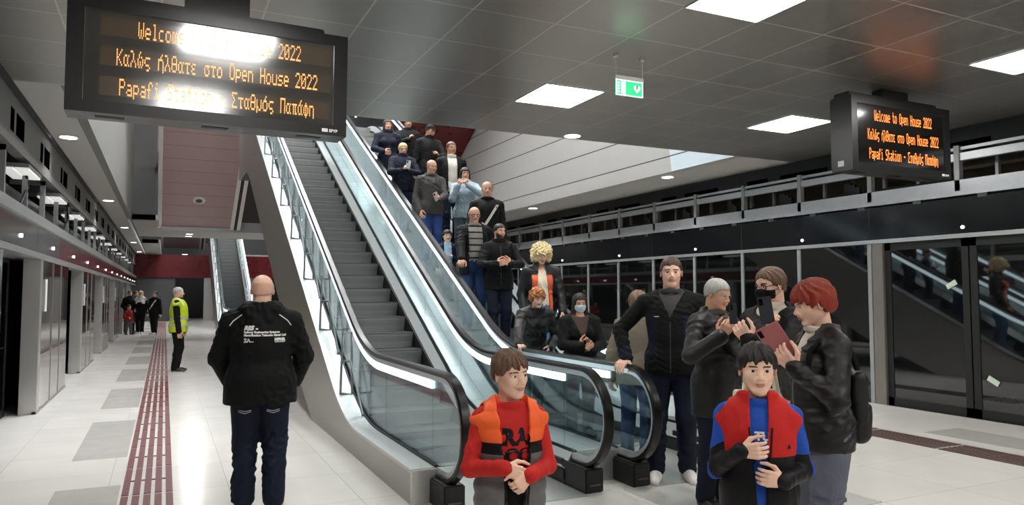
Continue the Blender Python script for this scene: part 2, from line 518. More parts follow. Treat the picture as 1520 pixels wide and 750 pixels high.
downlight(1.0, 45.4, 'round downlight in front of the maroon end beam', 0.14, 3.84)
# spots in the sloping soffit
def soffit_spot(s, label, y0=27.3):
    a = math.atan(0.54)
    c = Vector((0.95, y0 - s * math.cos(a), ZC + s * math.sin(a)))
    t = empty('soffit_spotlight', c)
    t.rotation_euler = (-a, 0, 0)
    mb = MB(); mb.disc((0, 0, -0.03), 0.2, 0.03, 8); mb.disc((0, 0, -0.05), 0.1, 0.025, 16, 1); mb.build('spot_housing', [M_WHITEPL, M_DARKG], t)
    ld = bpy.data.lights.new('spot_beam', 'SPOT'); ld.energy = 420; ld.spot_size = 1.9; ld.spot_blend = 0.6; ld.shadow_soft_size = 0.1
    lo = bpy.data.objects.new('spot_beam', ld); COL.objects.link(lo); lo.parent = t; lo.location = (0, 0, -0.07)
    tag(t, label, 'spotlight', 'spotlights on the sloping soffit')
soffit_spot(1.7, 'lower octagonal spotlight on the mauve sloping soffit')
soffit_spot(7.3, 'upper octagonal spotlight on the mauve sloping soffit')

# thin paler bluish patch with a slanted edge at the near end of the right hall wall
mb = MB(); mb.v = [(VX1 - 0.012, y, z) for y, z in ((YV, ZC), (10.75, ZC), (11.1, 6.2), (YV, 6.2))] + [(VX1, y, z) for y, z in ((YV, ZC), (10.75, ZC), (11.1, 6.2), (YV, 6.2))]
mb.f = [(0, 1, 2, 3), (7, 6, 5, 4), (0, 4, 5, 1), (1, 5, 6, 2), (2, 6, 7, 3), (3, 7, 4, 0)]; mb.m = [0] * 6
struct('trim_25', mb, grid_mat('pale_blue_patch', rgb(196, 208, 216), rgb(70, 74, 78), 0, 0.553, 0, 0.275, 0.022, 0.35, var=0.04, axes=(1, 2)))
# ------------------------------------------------------------------ left screen doors, fascia, cable tray
def left_bay(y0, y1, label):
    t = empty('platform_screen', (XL, y0, 0))
    d = y1 - y0
    mb = MB(); mb.box(-0.2, 0, -0.0, 0.22, 0.0, 2.06, b=0.006); mb.build('post', M_STEEL, t)
    mb = MB(); mb.box(-0.03, -0.01, 0.22, d, 0.78, 2.06)
    mb.build('glass', M_PSDGLASS, t)
    mb = MB(); mb.box(-0.04, -0.005, 0.22, d, 0.03, 0.775); mb.build('lower_panel', mat('polished_steel_panel', rgb(216, 214, 211), 0.12, metal=0.85, var=0.04), t)
    mb = MB()
    for f in (0.36, 0.68): mb.box(-0.02, 0.002, 0.22 + (d - .22) * f - 0.012, 0.22 + (d - .22) * f + 0.012, 0.03, 2.06)
    mb.build('joint', M_STEELD, t)
    mb = MB(); mb.box(-0.05, 0.006, 0.0, d, 0.0, 0.035); mb.build('kick_plate', M_STEELD, t)
    mb = MB(); mb.box(-0.42, -0.04, d - 0.05, d, 0, 2.06); mb.build('end_panel', M_BLACK, t)
    mb = MB(); mb.box(-0.008, 0.006, 0.45, 0.62, 1.35, 1.8); mb.build('notice', M_WHITEPL, t)
    tag(t, label, 'screen door', 'platform screen panels on the left')
bays = [(0.7, 3.8, 'mirror-glazed screen panel on the left outside the picture'),
        (6.1, 9.0, 'mirror-glazed screen panel with its end just at the left edge of the photo'),
        (11.5, 14.65, 'nearest wide mirror-glazed steel screen panel along the left platform edge'),
        (17.0, 20.1, 'second mirror-glazed steel screen panel along the left platform edge'),
        (22.3, 25.2, 'third mirror-glazed screen panel along the left platform edge'),
        (27.7, 30.6, 'fourth mirror-glazed screen panel beside the far group of people')]
for y0, y1, lab in bays: left_bay(y0, y1, lab)
for i in range(2):
    y0 = 33.1 + i * 5.4
    left_bay(y0, y0 + 3.0, 'mirror-glazed screen panel beyond the far group of people')
# sliding doors set back between the panels
def left_door(y0, y1, label, opened=0.0):
    t = empty('screen_sliding_door', (XL - 0.36, y0, 0))
    d = y1 - y0
    for a, b_ in ((0, d / 2 - opened), (d / 2 + opened, d)):
        mb = MB(); mb.box(-0.02, 0.0, a + .05, b_ - .05, 0.1, 2.0); mb.build('door_glass', M_BLACKGLASS, t)
        mb = MB()
        mb.box(-0.03, 0.01, a, a + .05, 0, 2.06); mb.box(-0.03, 0.01, b_ - .05, b_, 0, 2.06); mb.box(-0.03, 0.01, a, b_, 0, 0.1); mb.box(-0.03, 0.01, a, b_, 2.0, 2.06)
        mb.build('door_frame', M_BLACK, t)
    tag(t, label, 'screen door', 'sliding doors on the left platform edge')
left_door(14.65, 17.0, 'black glass sliding door between the first and second steel screen panels')
left_door(20.1, 22.3, 'black glass sliding door between the second and third steel screen panels')
left_door(25.2, 27.7, 'black glass sliding door between the third and fourth screen panels')
left_door(9.0, 11.5, 'opened glass sliding door at the left edge in front of a train', 0.75)
# train car standing at the open door
tr = empty('train_car', (XL - 0.45, 2, 0))
mb = MB()
mb.box(-0.12, 0, 0, 7.3, 0.0, 2.3); mb.box(-0.12, 0, 9.4, 20, 0.0, 2.3); mb.box(-0.12, 0, 7.3, 9.4, 2.05, 2.3)
mb.build('car_side', mat('train_side_paint', rgb(46, 48, 52), 0.3, metal=0.3), tr)
mb = MB(); mb.box(-0.36, -0.02, 6, 11, -0.05, 0.02); mb.box(-0.37, -0.36, 6, 11, 0, 2.3); mb.build('car_interior', mat('train_interior', rgb(52, 54, 58), 0.5), tr)
mb = MB(); mb.box(-0.35, -0.1, 7.6, 9.3, 0.12, 0.42, b=0.03); mb.box(-0.35, -0.28, 7.6, 9.3, 0.42, 0.85, b=0.02); mb.build('seat', mat('blue_train_seat', rgb(34, 54, 104), 0.6), tr)
mb = MB(); mb.tube([(-0.09, 8.6, 0.0), (-0.09, 8.6, 2.1)], 0.018); mb.tube([(-0.09, 7.9, 0.45), (-0.09, 9.2, 0.8)], 0.018); mb.build('grab_pole', M_STEELD, tr)
mb = MB(); mb.box(-0.30, -0.16, 7.5, 9.3, 2.0, 2.03); mb.build('added_fill_lamp', mat('train_fill_glow', rgb(240, 240, 240), 0.5, emit=(1, .97, .92, 1), estr=3.0), tr)  # unseen glowing strip added to brighten the dark car interior
tag(tr, 'dark train car with blue seats seen through the opened door at the left edge', 'train')

# header strip and fascia along the left edge
mb = MB(); mb.box(XL - 0.5, XL + 0.02, YB, YEND - 3.4, 2.06, 2.13)
struct('trim_22', mb, M_ALU)
M_FASL = grid_mat('steel_fascia_panels', rgb(120, 114, 112), rgb(40, 38, 38), 2.7, 0, 0.4, 0, 0.02, 0.16, metal=0.85, var=0.04, axes=(1, 2))
mb = MB(); mb.box(XL - 0.06, XL - 0.01, YB, 13.4, 2.13, 2.48)
struct('wall_left_fascia', mb, M_FASL)
M_FASM = grid_mat('fascia_maroon_reflection', rgb(112, 34, 38), rgb(40, 14, 16), 2.7, 0, 0.4, 0, 0.02, 0.18, metal=0.5, var=0.06, axes=(1, 2))  # maroon reflections on the far steel fascia, painted as panel colour
mb = MB(); mb.box(XL - 0.06, XL - 0.01, 13.4, YEND - 3.4, 2.13, 2.48)
struct('wall_left_fascia_reflection', mb, M_FASM)
mb = MB()
for y in np.arange(4.6, 46, 2.7): mb.disc((XL - 0.015, y, 2.27), 0.022, 0.02, 12, axis=0)
tag(mb.build('fascia_lamps', M_DOWN), kind='structure')
# cable tray above the fascia: rail, frames, duct
ct = empty('cable_tray', (XL - 0.12, YB, 2.5))
mb = MB(); mb.box(-0.05, 0.16, 0, YEND - 3.4 - YB, -0.02, 0.10); mb.box(-0.05, 0.10, 0, YEND - 3.4 - YB, 0.10, 0.13); mb.build('rail', M_GREYPAINT, ct)
mb = MB()
mb.tube([(-0.32, y, 0.33) for y in np.linspace(0, YEND - 3.4 - YB, 40)], 0.19, 14)
mb.build('duct', mat('dark_duct', rgb(70, 70, 70), 0.4, metal=0.6), ct, smooth=True)
yy = 1.0
while yy < 55:
    mb = MB(); mb.box(-0.03, 0.03, yy, yy + 0.06, 0.10, 0.715); mb.box(-0.4, 0.03, yy, yy + 0.05, 0.655, 0.715); mb.build('frame_post', M_GREYPAINT, ct)
    yy += 1.45
mb = MB()
for j in range(3):
    mb.tube([(-0.06 - 0.05 * j, y, 0.17 + 0.05 * j + 0.03 * math.sin(y * 1.3 + j)) for y in np.linspace(0, 54, 160)], 0.018, 6)
for yb in (15.5, 19.8, 24.1, 31):
    mb.tube([(0.0, yb, 0.70), (0.03, yb + 0.1, 0.45), (-0.02, yb - 0.15, 0.15), (-0.1, yb - 0.3, 0.12)], 0.016, 6)
mb.build('cable', M_BLACK, ct, smooth=True)
tag(ct, 'grey cable tray with frames, duct and cables running over the left screen doors', 'cable tray')
yy = 7.4; i = 0
while yy < 42:
    t = empty('tube_light', (XL - 0.16, yy, 3.13))
    mb = MB(); mb.box(-0.16, 0.16, 0, 0.98, -0.02, 0.03, b=0.008); mb.build('lamp_housing', M_GREYPAINT, t)
    for s0 in (-0.15, 0.01):
        mb = MB(); mb.box(s0, s0 + 0.14, 0.04, 0.94, -0.045, -0.02); mb.build('tube_cover', mat('tube_cover_plastic', rgb(236, 234, 228), 0.4, emit=(1, 0.98, 0.95, 1), estr=0.5), t)
    tag(t, ['pale twin tube lamp hung in the left cable tray, nearest the left edge', 'second pale twin tube lamp in the left cable tray', 'third pale twin tube lamp in the left cable tray'][i] if i < 3 else 'pale twin tube lamp far along the left cable tray', 'tube light', 'tube lamps in the left cable tray')
    yy += 2.9; i += 1

# ------------------------------------------------------------------ right screen doors
ry = [7.43, 8.76, 10.06, 11.38, 12.72, 14.05, 15.37, 16.7, 18.0, 19.3, 20.6, 22]
rlab = ['dark glass screen panel right of the red-haired woman, beside the steel post', 'dark glass screen panel behind the young man in glasses', 'dark glass screen panel behind the grey-haired man', 'dark glass screen panel behind the tall man', 'dark glass screen panel left of the tall man',
        'dark glass screen panel behind the woman in the face mask', 'dark glass screen panel right of the curly blond head']
def right_panel(y0, y1, label, solid=True):
    t = empty('screen_panel', (XR, y0, 0)); d = y1 - y0
    mb = MB(); mb.box(0.02, 0.04, 0.034, d - 0.037, 0.06, 2.33); mb.build('dark_glass', M_BLACKGLASS, t)
    mb = MB(); mb.box(0.0, 0.08, -0.035, 0.035, 0.0, 2.33, b=0.004); mb.build('post', M_GREYPAINT, t)
    mb = MB(); mb.box(0.0, 0.06, 0.035, d - 0.037, 0.0, 0.06); mb.build('kick_plate', M_BLACK, t)
    tag(t, label, 'screen door', 'dark glass screen panels on the right')
for i in range(len(ry) - 1): right_panel(ry[i], ry[i + 1], rlab[i] if i < len(rlab) else 'dark glass screen panel far along the right platform edge')
mb = MB(); mb.box(XR - 0.01, XR + 0.12, 7.2, 7.38, 0, 2.33, b=0.006)
struct('trim_23', mb, mat('grey_post_paint', rgb(122, 118, 112), 0.45, metal=0.4))
def right_door(y0, y1, label):
    t = empty('screen_sliding_door', (XR + 0.05, y0, 0)); d = y1 - y0
    for a, b_ in ((0, d / 2 - 0.01), (d / 2 + 0.01, d)):
        mb = MB(); mb.box(0, 0.02, a + 0.09, b_ - 0.09, 0.12, 2.22); mb.build('door_glass', M_BLACKGLASS, t)
        mb = MB()
        for q in ((a, a + .09, 0, 2.33), (b_ - .09, b_, 0, 2.33), (a, b_, 0, .12), (a, b_, 2.22, 2.33)): mb.box(-0.012, 0.03, q[0], q[1], q[2], q[3])
        mb.build('door_frame', M_BLACK, t)
    tag(t, label, 'screen door', 'black sliding doors on the right')
right_door(4.75, 7.2, 'black glass double sliding door at the right edge, with two small stickers')
right_door(2.3, 4.75, 'black glass sliding door on the right outside the picture')
for (y, z, rx, lab) in ((5.72, 0.50, 0.5, 'small pale green sticker low on the black sliding door'), (6.22, 1.72, -0.5, 'small pale green sticker higher on the black sliding door')):
    mb = MB(); mb.box(-0.002, 0.0, -0.075, 0.075, -0.035, 0.035)
    o = mb.build('door_sticker', mat('pale_green_sticker', rgb(196, 214, 198), 0.6)); o.location = (XR + 0.036, y, z); o.rotation_euler = (rx, 0, 0)
    tag(o, lab, 'sticker')
mb = MB(); mb.box(XR - 0.02, XR + 0.14, YB, YEND - 3.4, 2.33, 2.385)
struct('trim_24', mb, M_ALU)
M_FASR = grid_mat('black_fascia_panels', rgb(15, 18, 21), rgb(4, 4, 5), 2.66, 0, 7.43, 0, 0.02, 0.14, spec=0.6, var=0.1, axes=(1, 2))
mb = MB(); mb.box(XR + 0.02, XR + 0.08, YB, YEND - 3.4, 2.385, 2.86)
struct('wall_right_fascia', mb, M_FASR)
mb = MB()
for y in np.arange(3.47, 40, 2.66): mb.disc((XR + 0.005, y + 2.66 - 0.1, 2.47), 0.02, 0.02, 12, axis=0)
tag(mb.build('fascia_lamps', M_DOWN), kind='structure')
# cable rail above
ct = empty('cable_rail', (XR + 0.1, YB, 2.86)); Lr = YEND - 3.4 - YB
mb = MB(); mb.box(-0.10, 0.12, 0, Lr, 0.03, 0.09); mb.box(-0.06, 0.1, 0, Lr, 0.09, 0.24); mb.build('lower_beam', mat('pale_rail_steel', rgb(182, 186, 190), 0.35, metal=0.4), ct)
mb = MB(); mb.box(-0.04, 0.04, 0, Lr, 0.50, 0.60); mb.box(-0.03, 0.05, 0, Lr, 0.64, 0.68); mb.build('upper_beam', MATS['pale_rail_steel'], ct)
for y in ry + [6.1, 4.8, 3.4]:
    mb = MB(); mb.box(-0.06, 0.02, y - YB - 0.035, y - YB + 0.035, 0.09, 0.70); mb.build('rail_post', M_GREYPAINT, ct)
for y in np.arange(3.0, 26, 0.55):
    mb = MB(); mb.box(0.22, 0.27, y - YB - 0.02, y - YB + 0.02, 0.2, 0.55); mb.build('hanger', M_GREYPAINT, ct)
mb = MB()
for j in range(3): mb.tube([(0.06 + 0.07 * j, y, 0.26 + 0.02 * math.sin(y * 2 + j)) for y in np.linspace(8, 40, 100)], 0.016, 6)
for y in ry[:9]:
    for q in range(3): mb.box(-0.02 + .05 * q, 0.03 + .05 * q, y - YB + 0.2 + .12 * q, y - YB + 0.32 + .12 * q, 0.24, 0.36 + .05 * q)
mb.build('cable', M_BLACK, ct)
for y in np.arange(3.0, 26, 0.9):
    mb = MB(); mb.box(-0.09, 0.0, y - YB, y - YB + 0.12, -0.02, 0.03); mb.build('clip', M_DARKG, ct)
tag(ct, 'grey steel cable rail with posts running over the right screen doors', 'cable rail')

# ------------------------------------------------------------------ escalators
SL = 0.54
def ramp(y, y0, w):
    if y < y0 - w: return 0.0
    if y > y0 + w: return y - y0
    return (y - y0 + w) ** 2 / (4 * w)
def nose(Y):
    return SL * (ramp(Y, 7.685, 0.6) - ramp(Y, 18.4, 0.8))
YS = sorted(set([5.4, 5.8, 6.3, 6.8] + list(np.round(np.arange(7.0, 8.5, 0.12), 3)) + [9.5, 11, 13, 15, 17, 17.5] + list(np.round(np.arange(17.6, 19.4, 0.2), 3)) + [20.5]))
GX, WX, DX = 0.60, 0.50, 0.828            # glass, step half width, outer deck edge
YN, RN, ZR = 5.23, 0.385, 0.975          # newel circle
def rail_path(off=0.0, y_from_newel=True):
    """centre line of the handrail, lowered by off; ends with the newel turn"""
    pts = [(y, nose(y) + ZR - off) for y in reversed(YS) if y > YN + 0.1]
    r = RN - off
    c = (YN, ZR - RN)
    for k in range(19):
        a = PI / 2 + PI * k / 18
        pts.append((c[0] + r * math.cos(a) * 1.0, c[1] + r * math.sin(a)))
    pts.append((YN + 0.16, c[1] - r))
    return pts[::-1]
M_STRIPES = M_STEP
def make_escalator(cx, brackets, label, outer_left=True):
    t = empty('escalator', (cx, 5.4, 0))
    def B(mb, name, m, smooth=False):
        o = mb.build(name, m, t, smooth)
        return o
    def sh(mb):                           # to local y
        mb.v = [(x, y - 5.4, z) for x, y, z in mb.v]; return mb
    nz = [nose(y) for y in YS]
    for s in (-1, 1):
        # handrail, its guide, the light strip and the glass
        g = s * GX
        mb = MB(); mb.sweep(rail_path(), [(g - .04, -.012), (g - .04, .012), (g - .028, .024), (g + .028, .024), (g + .04, .012), (g + .04, -.012)]); B(sh(mb), 'handrail', M_RUBBER, True)
        mb = MB(); mb.sweep(rail_path(0.035), [(g - .02, -.022), (g - .02, .024), (g + .02, .024), (g + .02, -.022)]); B(sh(mb), 'handrail_guide', M_ALU, True)
        ls = [(y, nose(y) + ZR - 0.105) for y in YS if y > 5.7] 
        ls = [(5.55, nose(5.55) + ZR - 0.105)] + ls
        mb = MB(); mb.sweep(ls, [(g - .013, -.026), (g - .013, .034), (g + .013, .034), (g + .013, -.026)]); B(sh(mb), 'light_strip', M_STRIP)
        # glass: newel half disc, then panels along the run
        mb = MB()
        c = (YN, ZR - RN); rr = RN - 0.05
        arc = [(c[0] + rr * math.cos(PI / 2 + PI * k / 16), c[1] + rr * math.sin(PI / 2 + PI * k / 16)) for k in range(17)] + [(5.4, c[1] - rr), (5.55, 0.25), (5.55, ZR - 0.05)]
        vs = [(g - .006, y, z) for y, z in arc] + [(g + .006, y, z) for y, z in arc]; k_ = len(arc)
        mb.add(vs, [tuple(range(k_)), tuple(range(2 * k_ - 1, k_ - 1, -1))] + [(i, (i + 1) % k_, k_ + (i + 1) % k_, k_ + i) for i in range(k_)])
        B(sh(mb), 'glass_panel', M_GLASS)
        cuts = [5.556, 6.9, 8.0, 9.3, 10.6, 11.9, 13.2, 14.5, 15.8, 17.1, 18.4, 20.5]
        for a, b_ in zip(cuts[:-1], cuts[1:]):
            ya = [a] + [y for y in YS if a + .02 < y < b_ - .02] + [b_ - .006]
            mb = MB(); mb.ribbon(ya, [nose(y) + ZR - .05 for y in ya], [nose(y) + .22 for y in ya], g - .006, g + .006); B(sh(mb), 'glass_panel', M_GLASS)
        # decks either side of the glass, skirts
        xo = s * DX
        mb = MB(); mb.ribbon(YS, [z + .262 for z in nz], [z + .232 for z in nz], min(xo, g + s * .02), max(xo, g + s * .02)); B(sh(mb), 'outer_deck', M_WHITESTEEL)
        mb = MB(); mb.ribbon(YS, [z + .275 for z in nz], [z + .23 for z in nz], min(g + s * .02, g + s * .034), max(g + s * .02, g + s * .034)); B(sh(mb), 'glass_clamp', M_BLACK)
        mb = MB()
        xi = s * (WX + 0.012)
        vs = []
        for y, z in zip(YS, nz): vs += [(g - s * .012, y, z + .262), (xi, y, z + .14), (xi + s * .012, y, z + .13), (xi + s * .02, y, z + .12), (g - s * .012, y, z + .23)]
        fs = []
        for i in range(len(YS) - 1):
            for k in range(5): fs.append((i * 5 + k, i * 5 + 5 + k, i * 5 + 5 + (k + 1) % 5, i * 5 + (k + 1) % 5))
        fs += [(0, 1, 2, 3, 4), tuple((len(YS) - 1) * 5 + k for k in (4, 3, 2, 1, 0))]
        mb.add(vs, fs); B(sh(mb), 'inner_deck', M_WHITESTEEL)
        mb = MB(); mb.ribbon(YS, [z + .12 for z in nz], [z + .05 for z in nz], min(xi, xi - s * .012), max(xi, xi - s * .012)); B(sh(mb), 'skirt_brush', M_BLACK)
        mb = MB(); mb.ribbon(YS, [z + .13 for z in nz], [z - .28 for z in nz], min(xi - s * .002, xi + s * .01), max(xi - s * .002, xi + s * .01)); B(sh(mb), 'skirt_panel', M_BLACK)  # black puts the shade beside the steps into the skirt's colour
        # truss side panel
        ya = [5.4, 7.0] + [y for y in YS if y > 7.0]
        mb = MB(); mb.ribbon(ya, [nose(y) + .255 for y in ya], [max(0.0, nose(y) - 1.18) for y in ya], min(xo, xo - s * .03), max(xo, xo - s * .03))
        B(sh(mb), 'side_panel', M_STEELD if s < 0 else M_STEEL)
        # front end of the balustrade
        mb = MB(); x0, x1 = sorted((xo, g + s * .0)); mb.box(x0, x1, 5.37, 5.41, 0.0, 0.256, b=.004); B(sh(mb), 'end_plate', M_STEEL)
        mb = MB(); mb.box(g - .085, g + .085, 5.06, 5.46, 0.0, 0.195, b=.012); B(sh(mb), 'newel_base', M_BLACK)
        mb = MB(); mb.box(g - .05, g + .05, 5.05, 5.055, 0.06, 0.075); B(sh(mb), 'newel_vent', M_DARKG)
    # inner black cover before the comb on the low side
    mb = MB(); mb.ribbon([5.46, 6.1], [0.2, 0.2], [0, 0], -GX + .02, -WX - .02); B(sh(mb), 'inner_cover', M_BLACK)
    mb = MB(); mb.ribbon([5.46, 6.1], [0.2, 0.2], [0, 0], WX + .02, GX - .02); B(sh(mb), 'inner_cover', M_BLACK)
    # truss floor under the steps
    ya = [y for y in YS if y > 7.3]
    mb = MB(); mb.ribbon(ya, [nose(y) - .35 for y in ya], [max(-.05, nose(y) - 1.17) for y in ya], -DX + .03, DX - .03); B(sh(mb), 'truss', M_BLACK)
    # steps
    run = 0.2 / SL
    ys0 = 7.685 - 0.06
    first = None
    def step_mesh():
        mb = MB()
        prof = [(0, 0.0), (0.012, -0.012), (0.02, -0.04), (0.055, -0.12), (0.075, -0.2), (0.075, -0.22)]
        pts = [(run + 0.07, 0.0)] + prof
        for sx in (-WX, WX): mb.v += [(sx, y, z) for y, z in pts]
        k = len(pts)
        for i in range(k - 1):
            mb.f.append((i, i + 1, k + i + 1, k + i)); mb.m.append(1 if i == 0 else 0)
        # tread grooves and edge line
        for j in range(40):
            x = -WX + .0125 + j * .025
            mb.box(x - .006, x + .006, 0.03, run + .03, 0, 0.004, 1)
        return mb
    sm = None
    k = 0
    while True:
        y = ys0 + run * k
        if y > 18.6: break
        z = SL * ramp(y + 0.20, 7.685, 0.5) if y < 9 else SL * (y + 0.20 - 7.685)
        if sm is None:
            sm = step_mesh().build('step', [M_STEP, M_TREAD], t); o = sm
        else:
            o = sm.copy(); COL.objects.link(o); o.parent = t
        o.location = (0, y - 5.4, z)
        k += 1
    for y in (6.45, 6.82, 7.19):
        o = sm.copy(); COL.objects.link(o); o.parent = t; o.location = (0, y - 5.4, 0.004 + (0.03 if y > 7.1 else 0.0))
    mb = MB(); mb.box(-WX, WX, 5.0, 6.45, -0.02, 0.012); mb.box(-WX, WX, 6.40, 6.5, 0.012, 0.018, 1); B(sh(mb), 'comb_plate', [M_STEEL, mat('comb_yellow', rgb(150, 146, 120), 0.5)])
    mb = MB(); mb.box(-DX + .04, DX - .04, 3.9, 5.06, 0.0, 0.006); B(sh(mb), 'landing_plate', mat('landing_plate_steel', rgb(206, 204, 199), 0.35, metal=0.3))
    mb = MB(); mb.box(-DX, DX, 19.6, 20.6, nose(20) - 0.35, nose(20) + .005); B(sh(mb), 'upper_landing', M_STEELD)
    if brackets:
        y = 8.1
        while y < 17.5:
            zb = nose(y) + .262
            mb = MB(); r = .0135; x0, x1 = -DX + .05, -GX - .05
            hh = 0.68
            mb.tube([(x0, y, zb), (x0 + .02, y, zb + hh), (x1 - .01, y, zb + hh), (x1, y, zb), (x0, y, zb + .012)], r, 6)
            mb.tube([(x0 + .012, y, zb + .36), (x1, y, zb + .36)], r, 6)
            mb.tube([(x1 - .02, y, zb + .36), (x1, y - .5, nose(y - .5) + .27)], r, 6)
            B(sh(mb), 'anti_slide_bracket', mat('bracket_steel', rgb(140, 140, 140), 0.4, metal=0.5), True)
            y += 1.22
    tag(t, label, 'escalator')
    return t
CXA, CXB = 2.55, 4.21
esc_b = make_escalator(CXB, False, 'right escalator carrying the descending crowd, lit strips under its handrails')
esc_a = make_escalator(CXA, True, 'empty left escalator with grey steps and wire brackets along its deck')
far = copy_tree(esc_a, None, (CXA + 0.45, 32.4, 0))
tag(far, 'small distant escalator with dark steps beyond the bald man in the black jacket', 'escalator')
# ------------------------------------------------------------------ sculpting engine: blended distance fields meshed with surface nets
F32 = np.float32
class Sculpt:
    def __init__(s): s.ops = []; s.post = []
    def rc(s, a, b, ra, rb=None, k=0.0, op='u', sq=None):
        s.ops.append((op, 'rc', (np.array(a, F32), np.array(b, F32), float(ra), float(ra if rb is None else rb)), k)); return s
    def el(s, c, r, R=None, k=0.0, op='u'):
        s.ops.append((op, 'el', (np.array(c, F32), np.array(r, F32), None if R is None else np.array(R, F32)), k)); return s
    def bx(s, c, h, R=None, rd=0.0, k=0.0, op='u'):
        s.ops.append((op, 'bx', (np.array(c, F32), np.array(h, F32), None if R is None else np.array(R, F32), rd), k)); return s
    def fn(s, f, k=0.0, op='i'):
        s.ops.append((op, 'fn', f, k)); return s
    @staticmethod
    def d(kind, q, p):
        if kind == 'rc':
            a, b, ra, rb = q
            ba = b - a; pa = p - a
            t = np.clip((pa @ ba) / max(float(ba @ ba), 1e-9), 0, 1)
            v = pa - t[..., None] * ba
            return np.sqrt(np.einsum('...i,...i->...', v, v)) - (ra + (rb - ra) * t)
        if kind == 'el':
            c, r, R = q
            v = p - c
            if R is not None: v = v @ R
            k0 = np.sqrt((( v / r) ** 2).sum(-1)); k1 = np.sqrt(((v / (r * r)) ** 2).sum(-1))
            return k0 * (k0 - 1) / np.maximum(k1, 1e-6)
        if kind == 'bx':
            c, h, R, rd = q
            v = p - c
            if R is not None: v = v @ R
            u = np.abs(v) - (h - rd)
            return np.sqrt((np.maximum(u, 0) ** 2).sum(-1)) + np.minimum(u.max(-1), 0) - rd
        return q(p)
    @staticmethod
    def comb(op, a, b, k):
        if op == 'u':
            if k <= 0: return np.minimum(a, b)
            h = np.maximum(k - np.abs(a - b), 0) / k
            return np.minimum(a, b) - h * h * k * 0.25
        if op == 's': b = -b
        if k <= 0: return np.maximum(a, b)
        h = np.maximum(k - np.abs(a - b), 0) / k
        return np.maximum(a, b) + h * h * k * 0.25
    def mesh(s, lo, hi, vox):
        B = 8
        lo = np.array(lo, float); hi = np.array(hi, float)
        nb = np.maximum(1, np.ceil((hi - lo) / (vox * B)).astype(int))
        gi = np.stack(np.meshgrid(*[np.arange(n) for n in nb], indexing='ij'), -1).reshape(-1, 3)
        cen = (lo + (gi + 0.5) * B * vox).astype(F32)
        br = B * vox * 0.87
        D = np.full(len(cen), 10.0, F32); raw = []
        for op, kind, q, k in s.ops:
            dd = s.d(kind, q, cen)
            if op == 'n': raw.append(None); continue
            raw.append(dd); D = s.comb(op, D, dd, k)
        # conservative: ellipsoid distances are approximate
        keep = np.abs(D) < br * 1.6 + 0.012
        gi, cen = gi[keep], cen[keep]
        raw = [None if r is None else r[keep] for r in raw]
        off = np.stack(np.meshgrid(*[np.arange(B + 1)] * 3, indexing='ij'), -1).reshape(-1, 3)
        N = len(gi)
        P = (lo + ((gi * B)[:, None, :] + off[None]) * vox).astype(F32)
        V = np.full((N, (B + 1) ** 3), 1.0, F32)
        for (op, kind, q, k), r in zip(s.ops, raw):
            if op == 'n':
                V += q(P); continue
            if op == 'i' or kind == 'fn': act = np.arange(N)
            else: act = np.nonzero(r < br * 1.7 + k + 0.012)[0]
            if len(act) == 0: continue
            V[act] = s.comb(op, V[act], s.d(kind, q, P[act]), k)
        V = V.reshape(N, B + 1, B + 1, B + 1)
        c = [V[:, i:B + i, j:B + j, l:B + l] for i in (0, 1) for j in (0, 1) for l in (0, 1)]
        neg = np.stack([q < 0 for q in c], -1)
        cnt = neg.sum(-1)
        act = (cnt > 0) & (cnt < 8)
        bi, x, y, z = np.nonzero(act)
        if len(bi) == 0: return None
        cv = np.stack([q[bi, x, y, z] for q in c], -1)
        co = np.array([(i, j, l) for i in (0, 1) for j in (0, 1) for l in (0, 1)], F32)
        acc = np.zeros((len(bi), 3), F32); w = np.zeros(len(bi), F32)
        for a in range(8):
            for b_ in range(a + 1, 8):
                if bin(a ^ b_).count('1') != 1: continue
                va, vb = cv[:, a], cv[:, b_]
                m = (va < 0) != (vb < 0)
                t = np.where(m, va / np.where(va == vb, 1, va - vb), 0)
                acc += np.where(m[:, None], co[a] + t[:, None] * (co[b_] - co[a]), 0); w += m
        cell = gi[bi] * B + np.stack([x, y, z], -1)
        pos = lo + (cell + acc / w[:, None]) * vox
        dim = nb * B + 2
        key = ((cell[:, 0] + 1) * dim[1] * dim[2] + (cell[:, 1] + 1) * dim[2] + cell[:, 2] + 1).astype(np.int64)
        order = np.argsort(key); sk = key[order]
        def look(cc):
            kk = (cc[:, 0] + 1) * dim[1] * dim[2] + (cc[:, 1] + 1) * dim[2] + cc[:, 2] + 1
            i = np.clip(np.searchsorted(sk, kk), 0, len(sk) - 1)
            return np.where(sk[i] == kk, order[i], -1)
        quads = []
        e1 = [np.array(v) for v in ((1, 0, 0), (0, 1, 0), (0, 0, 1))]
        for ax in range(3):
            o = [0, 0, 0]; o[ax] = 1
            A = V[:, :B, :B, :B]; Bv = V[:, o[0]:B + o[0], o[1]:B + o[1], o[2]:B + o[2]]
            fl = (A < 0) != (Bv < 0)
            b2, x, y, z = np.nonzero(fl)
            if len(b2) == 0: continue
            cc = gi[b2] * B + np.stack([x, y, z], -1)
            u, v = e1[(ax + 1) % 3], e1[(ax + 2) % 3]
            q = np.stack([look(cc), look(cc - u), look(cc - u - v), look(cc - v)], -1)
            ng = A[b2, x, y, z] < 0
            q = np.where(ng[:, None], q, q[:, ::-1])
            quads.append(q[(q >= 0).all(-1)])
        return pos, np.concatenate(quads)

